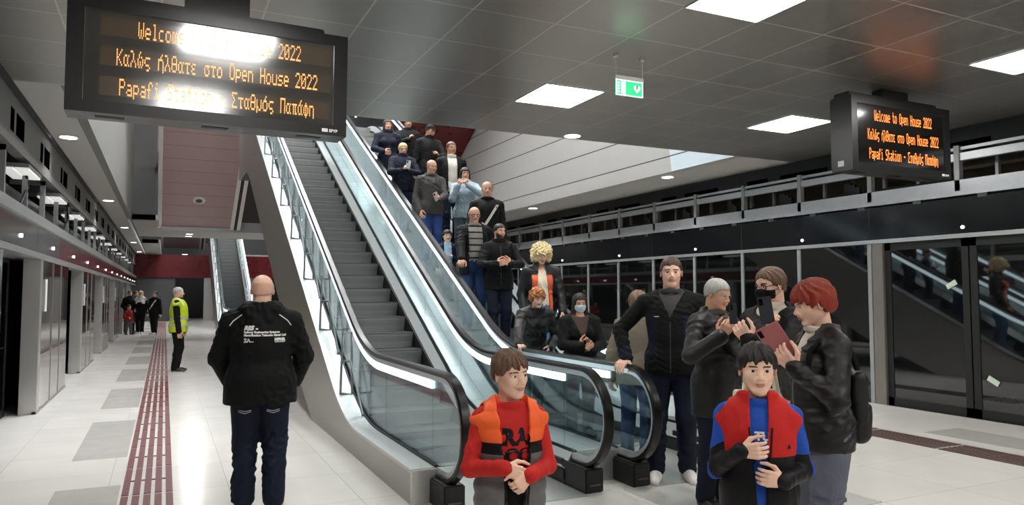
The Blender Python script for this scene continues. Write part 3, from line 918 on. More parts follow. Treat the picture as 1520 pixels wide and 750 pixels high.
def np_mesh(name, pv, mats, parent=None, matfn=None, smooth=True):
    pos, quads = pv
    me = bpy.data.meshes.new(name)
    me.vertices.add(len(pos)); me.vertices.foreach_set('co', np.asarray(pos, F32).ravel())
    me.loops.add(quads.size); me.loops.foreach_set('vertex_index', quads.ravel().astype(np.int32))
    me.polygons.add(len(quads)); me.polygons.foreach_set('loop_start', np.arange(0, quads.size, 4, dtype=np.int32))
    if not isinstance(mats, (list, tuple)): mats = [mats]
    for m in mats: me.materials.append(m)
    if matfn is not None:
        fc = pos[quads].mean(1)
        me.polygons.foreach_set('material_index', np.asarray(matfn(fc), np.int32))
    me.polygons.foreach_set('use_smooth', np.full(len(quads), smooth))
    me.update(calc_edges=True); me.validate()
    o = bpy.data.objects.new(name, me)
    COL.objects.link(o)
    if parent: o.parent = parent
    return o

def folds(amp, f=70.0, seed=0):
    """creases: warped ridges, mostly running across the limb or cloth"""
    rs = np.random.RandomState(seed)
    A = []
    for i in range(5):
        a = rs.normal(size=3) * np.array([.6, .6, 1.0]); a /= np.linalg.norm(a)
        A.append((a.astype(F32), rs.uniform(0, 6), f * rs.uniform(.5, 1.3), rs.uniform(.5, 1)))
    ph = rs.uniform(0, 6, 3)
    def g(P):
        x, y, z = P[..., 0], P[..., 1], P[..., 2]
        w = np.sin(z * 15 + x * 21 + ph[0]) + np.sin(y * 24 - z * 12 + ph[1])
        m = .55 + .45 * np.sin(x * 9 + z * 7 + y * 8 + ph[2])
        t = np.zeros(P.shape[:-1], F32)
        for a, p, q, c in A: t += c * (np.abs(np.sin((P @ a) * q * .5 + p + 1.1 * w)) - .6).astype(F32)
        return (amp * .8 * t * m).astype(F32)
    return g

# ------------------------------------------------------------------ people
SKIN = {k: mat('skin_' + k, c, 0.5, spec=0.35, var=0.05, scale=30) for k, c in dict(fair=rgb(226, 182, 160), mid=rgb(212, 162, 136), tan=rgb(186, 134, 108), boy=rgb(230, 188, 164)).items()}
LIP = mat('lip', rgb(178, 104, 96), 0.4, var=0.05)
LIPM = mat('pale_lip', rgb(196, 132, 116), 0.45, var=0.05)
EYEW = mat('eye_white', rgb(226, 222, 216), 0.25, var=0.02)
EYEI = mat('eye_iris', rgb(44, 28, 20), 0.2, var=0.1)
def hairm(name, c, rough=0.45): return mat('hair_' + name, c, rough, spec=0.4, var=0.35, scale=60, stretch=(1, 1, .15), bump=0.5, bscale=160)
H_DK = hairm('black', rgb(24, 19, 17)); H_BR = hairm('brown', rgb(70, 48, 36)); H_GR = hairm('grey', rgb(168, 166, 162)); H_BL = hairm('blond', rgb(226, 204, 158)); H_RED = hairm('red', rgb(132, 41, 20)); H_COP = hairm('copper', rgb(172, 106, 62)); H_LB = hairm('light_brown', rgb(128, 100, 76))
def cloth(name, c, rough=0.75, var=0.14, scale=14, bump=0.25, bscale=45, **kw): return mat('cloth_' + name, c, rough, spec=0.2, var=var, scale=scale, bump=bump, bscale=bscale, **kw)
C_BLACK = cloth('black', rgb(12, 12, 13)); C_NAVY = cloth('navy', rgb(21, 25, 40)); C_JEAN = cloth('blue_jean', rgb(44, 62, 100), var=.25); C_JEAND = cloth('dark_jean', rgb(22, 28, 44), var=.3, scale=9); C_JEANG = cloth('grey_jean', rgb(92, 96, 108), var=.2); C_GREY = cloth('grey', rgb(84, 82, 80))
C_LEATH = mat('black_leather', rgb(12, 12, 13), 0.48, spec=0.4, var=0.2, bump=0.3, bscale=30)
C_PUFF = mat('shiny_black_nylon', rgb(12, 12, 15), 0.5, spec=0.4, var=0.2, bump=0.3, bscale=18)
SHOEB = mat('black_shoe', rgb(18, 18, 18), 0.4); SHOEW = mat('white_trainer', rgb(214, 210, 204), 0.55, var=0.06)

def V3(*a): return np.array(a, float)
def nrm(v):
    v = np.asarray(v, float); return v / (np.linalg.norm(v) + 1e-9)
def rot(ax, deg):
    return np.array(Matrix.Rotation(math.radians(deg), 3, ax))
def ik(a, t, l1, l2, hint):
    d = t - a; L = np.linalg.norm(d)
    L2 = min(L, (l1 + l2) * 0.999)
    u = d / (L + 1e-9); t = a + u * L2
    x = (l1 * l1 - l2 * l2 + L2 * L2) / (2 * L2)
    hgt = math.sqrt(max(0, l1 * l1 - x * x))
    hv = np.asarray(hint, float); hv = hv - u * (hv @ u); hv = nrm(hv)
    return a + u * x + hv * hgt, t

HAIRS = {   # hairline height by depth y (head units), thickness, noise
    'short':  dict(line=[(-.42, .27), (-.25, .20), (-.12, .0), (.06, -.02), (.15, -.14), (.45, -.24)], t=.035, n=.012),
    'crop':   dict(line=[(-.42, .25), (-.26, .20), (-.12, .05), (.06, .02), (.15, -.10), (.45, -.18)], t=.018, n=.006),
    'boy':    dict(line=[(-.46, .19), (-.30, .16), (-.17, .02), (-.03, .0), (.03, .09), (.11, .04), (.17, -.14), (.45, -.24)], t=.036, n=.018),
    'bob':    dict(line=[(-.46, .20), (-.28, .16), (-.17, -.02), (.06, -.05), (.15, -.28), (.5, -.40)], t=.075, n=.02),
    'pixie':  dict(line=[(-.46, .17), (-.28, .12), (-.17, -.03), (.0, -.03), (.14, -.24), (.5, -.33)], t=.080, n=.026),
    'bald':   dict(line=[(-.46, .60), (-.05, .55), (.0, .0), (.10, -.02), (.15, -.12), (.45, -.22)], t=.012, n=.004, top=.22),
    'curly':  dict(line=[(-.5, .20), (-.28, .16), (-.2, -.25), (.06, -.40), (.5, -.5)], t=.27, n=.06),
    'curls':  dict(line=[(-.48, .19), (-.28, .15), (-.17, -.1), (.06, -.2), (.15, -.3), (.5, -.36)], t=.10, n=.035),
    'long':   dict(line=[(-.44, .27), (-.26, .2), (-.2, -.3), (.06, -.6), (.5, -.7)], t=.06, n=.014, long=True),
}

class Person:
    def __init__(s, pos, face, h, vox, head=0.133, girth=1.0, lean=0.0, twist=0.0, hyaw=0, hpitch=0, hroll=0, shoulder=1.0, wide=1.0,
                 L=None, R=None, fl=None, fr=None, sex='m', rise=0.0, hip=None):
        s.h, s.vox, s.sex, s.girth, s.wide = h, vox, sex, girth, wide
        x, y, z = pos
        d = np.array([-x, -y]); d /= np.hypot(*d)
        s.rz = math.atan2(d[0], -d[1]) + math.radians(face)
        s.root = empty('person', (x, y, z), s.rz)
        s.M = np.array(Matrix.Translation((x, y, z)) @ Matrix.Rotation(s.rz, 4, 'Z'))
        H = h
        s.hh = head * H
        zs = 1 - head * 1.285            # shoulder height
        zh = hip if hip else (0.52 if head < .15 else 0.50)
        s.zs, s.zh = zs, zh
        Rm = rot('Z', twist) @ rot('X', lean)
        piv = V3(0, 0, zh) * H
        s.up = lambda p: Rm @ (np.asarray(p, float) * H - piv) + piv
        s.Rm, s.piv = Rm, piv
        sw = 0.108 * shoulder
        s.sw = sw
        s.J = J = {}
        inv = np.linalg.inv(np.array(Matrix.Translation((x, y, z)) @ Matrix.Rotation(s.rz, 4, 'Z')))
        J['neck'] = s.up((0, 0.012, zs + 0.015))
        hr = Rm @ rot('Z', hyaw) @ rot('X', hpitch) @ rot('Y', hroll)
        s.HR = hr
        nb = s.up((0, 0.010, 1 - head * 1.10))
        s.HC = nb + hr @ (V3(0, -0.05, 0.60) * s.hh)
        la, lf = 0.172 * H, 0.150 * H
        s.arms = {}
        for side, sp in (('L', L), ('R', R)):
            sg = 1 if side == 'L' else -1
            sp = dict(sp or {})
            sh = s.up((sg * sw, 0.008, zs - .030))
            w = sp.get('w', (sg * (sw + .055), 0.0, zh - .04))
            if 'ww' in sp: w = (inv @ np.append(np.asarray(sp['ww'], float), 1))[:3]
            else: w = (s.up(w) if sp.get('rel', True) else np.asarray(w, float) * H)
            el, w = ik(sh, w, la, lf, sp.get('hint', (sg * .5, .8, -.3)))
            dr = nrm(sp.get('d', w - el)); n = sp.get('n', (-sg * 1.0, 0, 0))
            n = np.asarray(n, float); n = nrm(n - dr * (n @ dr))
            th = np.cross(n, dr) * (1 if side == 'L' else -1)
            s.arms[side] = dict(sh=sh, el=el, w=w, d=dr, n=n, t=th, curl=sp.get('curl', (25, 30, 20)), thumb=sp.get('thumb', 0.35), sg=sg)
        s.legs = {}
        for side, sp in (('L', fl), ('R', fr)):
            sg = 1 if side == 'L' else -1
            sp = dict(sp or {})
            hp = V3(sg * 0.052, 0.005, zh) * H
            an = V3(*sp.get('a', (sg * 0.058, 0.02, 0.046))) * H
            kn, an = ik(hp, an, (zh - .285) * H, .243 * H, sp.get('hint', (sg * .12, -1, 0)))
            s.legs[side] = dict(hp=hp, kn=kn, an=an, toe=sp.get('toe', sg * 12), sg=sg, pitch=sp.get('pitch', 0))
    def bounds(s, pad=0.06):
        pts = [s.HC + V3(0, 0, s.hh * .75), s.HC - V3(s.hh, s.hh, s.hh) * .75, s.HC + V3(s.hh, s.hh, 0) * .75]
        for a in s.arms.values(): pts += [a['el'], a['w'], a['w'] + a['d'] * .13 * s.h, a['sh']]
        for l in s.legs.values(): pts += [l['kn'], l['an'], l['an'] + V3(.1, -.14, -.05) * s.h, l['an'] + V3(-.1, .07, 0) * s.h]
        pts += [V3(.16 * s.girth * s.wide, .12 * s.girth, s.zh) * s.h, V3(-.16 * s.girth * s.wide, -.14 * s.girth, s.zh) * s.h, s.up((.18, .12 * s.girth, s.zs)), s.up((-.18, -.14 * s.girth, s.zs))]
        pts = np.array(pts)
        return pts.min(0) - pad, pts.max(0) + pad
    # ---- primitives
    def torso(s, S, t=0.0, k=0.05):
        H, g, w = s.h, s.girth, s.wide
        f = s.sex == 'f'
        zh, zs = s.zh, s.zs
        dz = zs - zh
        R = s.Rm
        def e(c, r, kk=k): S.el(s.up(c), np.array([r[0] * w * H + t, r[1] * g * H + t, r[2] * H + t]), R, kk)
        e((0, 0, zh + .02), (.092 if not f else .098, .066, .085))
        e((0, -.008 * g, zh + dz * .36), (.086 if not f else .078, .064, .10))
        e((0, -.002, zh + dz * .66), (.098 if not f else .088, .066, .115))
        if f: 
            for sg in (-1, 1): S.el(s.up((sg * .042, -.055, zh + dz * .66)), np.array([.04, .036, .042]) * H + t * .6, R, .03)
        for sg in (-1, 1):
            S.rc(s.up((sg * .02, .01, zs - .018)), s.up((sg * (s.sw - .006), .008, zs - .032)), .034 * H + t, .031 * H + t * .8, k)
            S.rc(s.up((0, .014, zs + .022)), s.up((sg * .078, .012, zs - .014)), .024 * H + t * .8, .024 * H + t * .6, .04)
    def arm(s, S, a, t=0.0, k=0.03, upto=1.0, r0=.030, r1=.0245, r2=.0165):
        H = s.h
        S.rc(a['sh'], a['el'], r0 * H + t, r1 * H + t, k)
        S.rc(a['el'], a['el'] + (a['w'] - a['el']) * upto, r1 * H + t, r2 * H + t, .02)
    def leg(s, S, l, t=0.0, k=0.04, upto=1.0, g=1.0):
        H = s.h
        S.rc(l['hp'], l['kn'], .056 * H * g + t, .036 * H * g + t, k)
        end = l['kn'] + (l['an'] - l['kn']) * upto
        mid = l['kn'] * .65 + l['an'] * .35 + V3(0, .008, 0) * H
        S.rc(l['kn'], end, .034 * H * g + t, .024 * H * g + t, .03)
        S.rc(l['kn'] + V3(0, .004, 0) * H, mid, .03 * H * g + t, .032 * H * g + t, .03)
    def hand(s, S, a):
        hl = .107 * s.h
        o, d, n, t = a['w'], a['d'], a['n'], a['t']
        k = .02 * hl
        offs = (.19, .065, -.06, -.175)
        for f in offs:
            S.rc(o + d * .04 * hl + t * f * .6 * hl, o + d * .46 * hl + t * f * hl, .085 * hl, .068 * hl, .05 * hl)
        S.rc(o - d * .1 * hl, o + d * .1 * hl, .12 * hl, .12 * hl, .06 * hl)
        lens = (.40, .45, .42, .33)
        curl = a['curl']
        for i, f in enumerate(offs):
            p = o + d * .47 * hl + t * f * hl
            c = curl[i] if isinstance(curl[0], (list, tuple)) else curl
            ang = 0; spread = (f * .25)
            for j, (fr, rr) in enumerate(((.46, .056), (.31, .050), (.23, .045))):
                ang += math.radians(c[j])
                dv = nrm((d + t * spread) * math.cos(ang) + n * math.sin(ang))
                q = p + dv * lens[i] * fr * hl
                S.rc(p, q, rr * hl, (rr - .005) * hl, .008 * hl if j else .03 * hl)
                p = q
        th = a['thumb']
        p = o + d * .10 * hl + t * .16 * hl + n * .03 * hl
        for (v, L, rr) in ((d * .62 + t * (.75 - th * .3) + n * (.2 + th * .6), .26, .085), (d * .85 + t * (.35 - th * .5) + n * (.2 + th * .5), .22, .062), (d * .9 + t * (.12 - th * .6) + n * (.1 + th * .5), .17, .054)):
            q = p + nrm(v) * L * hl
            S.rc(p, q, rr * hl, (rr - .01) * hl, .04 * hl); p = q
    def hp(s, p): return s.HC + s.HR @ (np.asarray(p, float) * s.hh)
    def head(s, S, inflate=0.0, detail=True):
        u = s.hh; R = s.HR
        def e(c, r, k=.05, op='u', RR=None): S.el(s.hp(c), np.array(r) * u + inflate, R if RR is None else R @ RR, k * u, op)
        def c_(a, b, ra, rb, k=.05, op='u'): S.rc(s.hp(a), s.hp(b), ra * u + inflate, rb * u + inflate, k * u, op)
        e((0, .05, .125), (.335, .43, .372), .02)
        e((0, -.10, -.12), (.27, .285, .35), .08)
        for x in (-1, 1):
            c_((x * .185, -.0, -.22), (x * .07, -.25, -.395), .085, .075, .09)
            e((x * .155, -.245, -.095), (.10, .08, .10), .07)
        e((0, -.285, -.405), (.10, .085, .085), .07)
        c_((-.14, -.32, .085), (.14, -.32, .085), .055, .055, .07)
        if detail:
            for x in (-1, 1):
                e((x * .135, -.41, .004), (.080, .07, .040), .03, 's')
        c_((0, -.35, .04), (0, -.455, -.115), .032, .05, .045)
        if detail:
            for x in (-1, 1): e((x * .05, -.415, -.14), (.04, .05, .036), .025)
            e((0, -.375, -.205), (.12, .05, .075), .05)
            e((0, -.402, -.235), (.085, .03, .02), .012)
            e((0, -.395, -.277), (.072, .032, .024), .012)
            e((0, -.44, -.256), (.09, .03, .007), .012, 's')
            for x in (-1, 1): c_((x * .07, -.365, .052), (x * .20, -.325, .035), .017, .014, .015)
        for x in (-1, 1):
            e((x * .335, .035, -.03), (.028, .085, .13), .02, 'u', rot('Z', x * 22))
            if detail: e((x * .368, .02, -.02), (.02, .05, .085), .02, 's', rot('Z', x * 22))
        nr = (.0335 if s.sex == 'm' else .0275) * s.h * min(1.12, s.girth ** .4)
        S.rc(s.hp((0, .10, -.22)), s.J['neck'], nr + inflate, nr * 1.1, .07 * u)
    def local_head(s, P):
        return ((P - s.HC) @ s.HR) / s.hh
    # ---- meshes
    def body(s, skin, brow=None, beard=None, detail=True, lip=None):
        S = Sculpt()
        s.torso(S, -0.012)
        for a in s.arms.values(): s.arm(S, a, -0.008)
        for l in s.legs.values(): s.leg(S, l, -0.012)
        s.head(S, detail=detail)
        for a in s.arms.values(): s.hand(S, a)
        lo, hi = s.bounds()
        pv = S.mesh(lo, hi, s.vox)
        mats = [skin, lip or (LIP if s.sex == 'f' else LIPM), brow or skin, beard or skin]
        def mf(fc):
            q = s.local_head(fc); ax = np.abs(q[:, 0]); z = q[:, 2]; y = q[:, 1]
            m = np.zeros(len(fc), int)
            front = y < -.2
            if beard is not None:
                bl = np.where(ax < .11, -.185, -.24 + (ax - .11) * .85)
                m[(z < np.minimum(bl, .02)) & (z > -.52) & (y < -.03) & (ax > .0) & ~((ax < .05) & (z > -.205) & (z < -.18))] = 3
            m[front & (ax < .088) & (z < -.219) & (z > -.302) & (y < -.385)] = 1
            if brow is not None:
                m[front & (ax > .055) & (ax < .215) & (np.abs(z - (.098 - (ax - .13) ** 2 * 2.2)) < (.019 if s.sex == 'm' and s.hh / s.h < .15 else .014))] = 2
            return m
        o = np_mesh('body', pv, mats, s.root, mf)
        return o
    def eyes(s, iris=EYEI, look=(0, 0)):
        for x in (-1, 1):
            mb = MB(); r = .072 * s.hh
            mb_pts = []
            n1, n2 = 14, 20
            vs = [(0, -r, 0)]; fs = []; mi = []
            for i in range(1, n1):
                a = PI * i / n1
                for k in range(n2): vs.append((r * math.sin(a) * math.cos(2 * PI * k / n2), -r * math.cos(a), r * math.sin(a) * math.sin(2 * PI * k / n2)))
            vs.append((0, r, 0))
            for k in range(n2): fs.append((0, 1 + k, 1 + (k + 1) % n2)); mi.append(1)
            for i in range(n1 - 2):
                for k in range(n2):
                    fs.append((1 + i * n2 + k, 1 + i * n2 + n2 + k, 1 + i * n2 + n2 + (k + 1) % n2, 1 + i * n2 + (k + 1) % n2)); mi.append(1 if i < 1 else 0)
            for k in range(n2): fs.append((len(vs) - 1, 1 + (n1 - 2) * n2 + (k + 1) % n2, 1 + (n1 - 2) * n2 + k)); mi.append(0)
            mb.v, mb.f, mb.m = vs, fs, mi
            o = mb.build('eye', [EYEW, iris], s.root, True)
            Rr = s.HR @ rot('Z', look[0]) @ rot('X', -look[1])
            o.matrix_local = Matrix.Translation(s.hp((x * .132, -.292, .008))) @ Matrix([list(r_) for r_ in Rr]).to_4x4()
    def hair(s, style, m, seed=1, extra=None, name='hair'):
        st = HAIRS[style]; u = s.hh; t = st['t']
        S = Sculpt()
        S.el(s.hp((0, .055, .135)), np.array([.338 + t, .435 + t, .378 + t * .9]) * u, s.HR)
        if style in ('short', 'crop', 'boy', 'bob', 'bald', 'curls', 'pixie'):
            for x in (-1, 1): S.el(s.hp((x * .27, .08, -.02)), np.array([.06 + t * .6, .20, .2]) * u, s.HR, .08 * u)
            S.el(s.hp((0, .30, -.10)), np.array([.24, .12 + t, .22]) * u, s.HR, .1 * u)
        if style == 'curly':
            for x in (-1, 1): S.el(s.hp((x * .36, .02, -.12)), np.array([.22, .34, .36]) * u, s.HR, .1 * u)
            S.el(s.hp((0, .2, -.15)), np.array([.5, .38, .42]) * u, s.HR, .1 * u)
        if extra: extra(S)
        xs = [a for a, b in st['line']]; zs = [b for a, b in st['line']]
        def cut(P):
            q = s.local_head(P)
            zl = np.interp(q[..., 1], xs, zs) + .02 * np.sin(q[..., 0] * 23) * (q[..., 1] < -.2)
            if style == 'boy': zl = zl + np.where(q[..., 1] < -.2, .02 * np.sin(q[..., 0] * 31 + 1), 0)
            d = (zl - q[..., 2]) * u * .75
            if st.get('top'):
                d = np.maximum(d, (q[..., 2] - st['top']) * u)
            return d.astype(F32)
        S.fn(cut, .03 * u, 'i')
        if st.get('long'):
            for x in (-1, 1):
                S.rc(s.hp((x * .30, .05, .0)), s.hp((x * .36, .0, -.75)), .12 * u, .13 * u, .08 * u)
                S.rc(s.hp((x * .36, .0, -.7)), s.hp((x * .30, -.12, -1.15)), .13 * u, .07 * u, .08 * u)
            S.rc(s.hp((0, .28, .0)), s.hp((0, .34, -.9)), .26 * u, .2 * u, .1 * u)
        n = st['n'] * u; fr = {'curly': 1.0, 'curls': 1.15}.get(style)
        if fr:
            g = 9.0 / u * fr * 2.0
            def nz(P):
                return (n * (np.sin(P[..., 0] * g + 2 * np.sin(P[..., 2] * g * .5)) * np.sin(P[..., 2] * g * 1.1 + 1.5 * np.sin(P[..., 1] * g * .6)) + .6 * np.sin(P[..., 1] * g * 1.2 + 2 * np.sin(P[..., 0] * g * .7)))).astype(F32)
            S.ops.append(('n', 'fn', nz, 0))
        else:
            g = 6.0 / u * 3
            def nz(P):
                q = s.local_head(P)
                ang = np.arctan2(q[..., 0], q[..., 1] + .15)
                return (n * np.sin(ang * 14 + seed + 2.0 * np.sin(q[..., 2] * 9) + 3 * q[..., 1]) * .8 + n * .5 * np.sin(q[..., 0] * 40 + 3 * q[..., 2])).astype(F32)
            S.ops.append(('n', 'fn', nz, 0))
        lo = s.HC - 1.0 * u; hi = s.HC + .85 * u
        if st.get('long'): lo = lo - V3(0, 0, .5 * u)
        if style == 'curly': lo = lo - V3(.1, .1, .1) * u
        pv = S.mesh(lo, hi, max(s.vox * .8, .0028))
        return np_mesh(name, pv, m, s.root)
    def top(s, name, mats, t=.018, hem=None, sleeve=1.0, collar=.0, vopen=None, matfn=None, fold=.004, arms=True, loose=0.0, seed=0, hood=False, neckcut=True, puff=None, wrist_t=None, shorten=None, bulge=0.0):
        """jacket, shirt or vest following the torso and arms; vopen(z_rel) gives the half width of the front opening"""
        H = s.h
        S = Sculpt()
        s.torso(S, t + loose * .5)
        zh, zs = s.zh, s.zs
        hem = zh - .02 if hem is None else hem
        if hem < zh + .01:
            w, g = s.wide, s.girth
            S.rc(V3(-.03 * w, 0, zh + .02) * H, V3(-.035 * w, 0, hem - .02) * H, .07 * H * (g + w) / 2 + t + loose, .068 * H * (g + w) / 2 + t + loose, .05)
            S.rc(V3(.03 * w, 0, zh + .02) * H, V3(.035 * w, 0, hem - .02) * H, .07 * H * (g + w) / 2 + t + loose, .068 * H * (g + w) / 2 + t + loose, .05)
        if bulge: S.el(s.up((0, -.03, zh + (zs - zh) * .3)), np.array([.09 * s.wide, .075, .10]) * H * (1 + bulge) + t, s.Rm, .05)
        up_n = s.Rm @ V3(0, 0, 1)
        nk = s.J['neck']
        # neck hole
        if neckcut:
            S.rc(nk + up_n * .012 * H, nk + up_n * .2 * H + s.Rm @ V3(0, -.05, 0) * H, .047 * H, .07 * H, .015, 's')
        if collar:
            def ring(P, r=.043 * H + t * .4, tt=.009 + t * .2):
                q = (P - nk) @ s.Rm
                zc = q[..., 2] - collar * H * .22 + q[..., 1] * .12
                rad = np.sqrt(q[..., 0] ** 2 + (q[..., 1] + .006 * H) ** 2) - r
                dd = np.sqrt(np.maximum(np.abs(rad) - tt * .3, 0) ** 2 + np.maximum(np.abs(zc) - collar * H * .30, 0) ** 2) - tt
                return dd.astype(F32)
            S.fn(ring, .015, 'u')
        if hood:
            S.rc(s.up((-.055, .05, zs + .02)), s.up((.055, .05, zs + .02)), .032 * H, .032 * H, .03)
            S.rc(s.up((-.06, .02, zs + .03)), s.up((-.03, .062, zs - .02)), .028 * H, .03 * H, .03); S.rc(s.up((.06, .02, zs + .03)), s.up((.03, .062, zs - .02)), .028 * H, .03 * H, .03)
        if vopen is not None:
            def wedge(P):
                q = (P - s.piv) @ s.Rm / H
                z = q[..., 2] / (zs - zh)
                hw = vopen(z)
                d = np.maximum(np.abs(q[..., 0]) - hw, q[..., 1] + .0) * H
                return np.where(hw <= 0, 1.0, d).astype(F32)
            S.fn(wedge, .008, 's')
        # hem
        if hem >= zh + .01:
            hp_ = s.up((0, 0, hem)); S.fn(lambda P: (-((P - hp_) @ (s.Rm @ V3(0, 0, 1)))).astype(F32), .012, 'i')
        else:
            S.fn(lambda P: (hem * H - P[..., 2]).astype(F32), .012, 'i')
        if arms:
            for a in s.arms.values():
                A = dict(a)
                s.arm(S, A, t * .7 + loose * .3, .03, upto=sleeve, r2=.019)
                if sleeve >= .95: S.rc(a['w'] - (a['w'] - a['el']) * .16, a['w'] - (a['w'] - a['el']) * .02, .022 * H + t * .6, .022 * H + t * .6, .01)
        else:
            for a in s.arms.values():
                out = nrm(a['sh'] - s.up((0, .008, zs - .01)))
                c0 = a['sh'] + out * .008 * H
                S.rc(c0 + V3(0, 0, .03) * H, c0 - V3(0, 0, .12) * H, .030 * H, .034 * H, .012, 's')
        if puff:
            per, am = puff
            def pf(P):
                q = (P - s.piv) @ s.Rm / H
                return (-am * (np.abs(np.sin(q[..., 2] / per * PI)) - .5)).astype(F32)
            S.ops.append(('n', 'fn', pf, 0))
        if fold: S.ops.append(('n', 'fn', folds(fold, 95, seed), 0))
        lo, hi = s.bounds(.1)
        lo[2] = max(lo[2], hem * H - .08)
        pv = S.mesh(lo, hi, s.vox * 1.1)
        return np_mesh(name, pv, mats, s.root, None if matfn is None else (lambda fc: matfn(fc, s)))
    def trousers(s, m, t=.012, upto=.97, waist=None, g=1.0, fold=.004, seed=3, matfn=None, skirt=None, name='trousers'):
        S = Sculpt(); H = s.h
        w, gg = s.wide, s.girth
        S.el(V3(0, 0, s.zh + .02) * H, np.array([.094 * w * H + t, .068 * gg * H + t, .09 * H + t]), None, .04)
        for l in s.legs.values(): s.leg(S, l, t, .03, upto, g)
        for l in s.legs.values():
            e = l['kn'] + (l['an'] - l['kn']) * upto
            S.rc(l['kn'] * .5 + e * .5, e, .034 * H * g + t * .8, .033 * H * g + t * .8, .02)
        wz = (s.zh + .075 if waist is None else waist) * H
        S.fn(lambda P: (P[..., 2] - wz).astype(F32), .01, 'i')
        if fold:
            f0 = folds(fold, 85, seed)
            S.ops.append(('n', 'fn', lambda P: f0(P) * (0.5 + 1.2 * (P[..., 2] < .33 * H)).astype(F32), 0))
        pts = np.array([l[k] for l in s.legs.values() for k in ('hp', 'kn', 'an')])
        lo = pts.min(0) - .1 * H * max(1, gg) - .03; hi = pts.max(0) + .1 * H * max(1, gg) + .03; hi[2] = wz + .03
        lo[2] = max(lo[2], 0.01)
        pv = S.mesh(lo, hi, s.vox * 1.2)
        return np_mesh(name, pv, m if isinstance(m, list) else [m], s.root, None if matfn is None else (lambda fc: matfn(fc, s)))
    def shoes(s, m, sole=None):
        H = s.h
        for l in s.legs.values():
            S = Sculpt()
            a = math.radians(l['toe']); f = V3(math.sin(a), -math.cos(a), 0)
            an = l['an']; base = an[2] - .046 * H
            g0 = V3(an[0], an[1], base)
            S.rc(g0 + V3(0, 0, .026 * H) - f * .012 * H, g0 + f * .062 * H + V3(0, 0, .02 * H), .028 * H, .027 * H, .02)
            S.rc(g0 + f * .04 * H + V3(0, 0, .022 * H), g0 + f * .105 * H + V3(0, 0, .014 * H), .027 * H, .019 * H, .02)
            S.rc(g0 + V3(0, 0, .03 * H), g0 + V3(0, 0, .062 * H), .026 * H, .026 * H, .02)
            S.fn(lambda P: (base + .001 - P[..., 2]).astype(F32), .004, 'i')
            lo = g0 - V3(.07, .12, .0) * H - V3(0, .06, .02); hi = g0 + V3(.07, .1, .1) * H + V3(0, .02, 0)
            lo = np.minimum(lo, g0 + f * .14 * H - .05); hi = np.maximum(hi, g0 + f * .14 * H + .05); lo[2] = base - .02; hi[2] = base + .1 * H
            pv = S.mesh(lo, hi, max(s.vox, .005))
            z1 = base + .014 * H
            np_mesh('shoe', pv, [m, sole or m], s.root, lambda fc: (fc[:, 2] < z1).astype(int))
    def glasses(s, m, rimless=False):
        u = s.hh; t = Sculpt()
        mb = MB()
        for x in (-1, 1):
            ring = [s.hp((x * .14 + .095 * math.cos(a), -.40 + .03 * abs(math.cos(a)), -.005 + .075 * math.sin(a))) for a in np.linspace(0, 2 * PI, 20, endpoint=False)]
            mb.tube(ring, .007 * u if rimless else .014 * u, 6, closed=True)
            mb.tube([s.hp((x * .235, -.37, .02)), s.hp((x * .33, -.2, .03)), s.hp((x * .35, .03, .02))], .010 * u, 6)
        mb.tube([s.hp((-.05, -.415, .01)), s.hp((0, -.43, .02)), s.hp((.05, -.415, .01))], .010 * u, 6)
        mb.build('glasses', m, s.root, True)
    def mask(s, m, strapm=None):
        S = Sculpt(); s.head(S, .006, detail=False)
        u = s.hh
        S.el(s.hp((0, -.40, -.17)), np.array([.16, .12, .16]) * u, s.HR, .08 * u)
        def cut(P):
            q = s.local_head(P); ax = np.abs(q[..., 0])
            d = np.maximum(q[..., 2] - (-.035 - ax * .22), (-.43 + ax * .35) - q[..., 2])
            d = np.maximum(d, q[..., 1] + .10)
            return (d * u).astype(F32)
        S.fn(cut, .01 * u, 'i')
        pv = S.mesh(s.HC - .75 * u, s.HC + .5 * u, max(s.vox * .8, .003))
        np_mesh('face_mask', pv, m, s.root)
        mb = MB()
        for x in (-1, 1):
            for z in (-.08, -.27): mb.tube([s.hp((x * .29, -.12, z)), s.hp((x * .345, .0, -.08 + z * .4)), s.hp((x * .35, .06, -.03))], .006 * u, 5)
        mb.build('mask_strap', strapm or m, s.root)
    def tag(s, label, group=None): tag(s.root, label, 'person', group); return s
    def world(s, p): return (s.M @ np.append(np.asarray(p, float), 1))[:3]
    def worldR(s): return s.M[:3, :3]
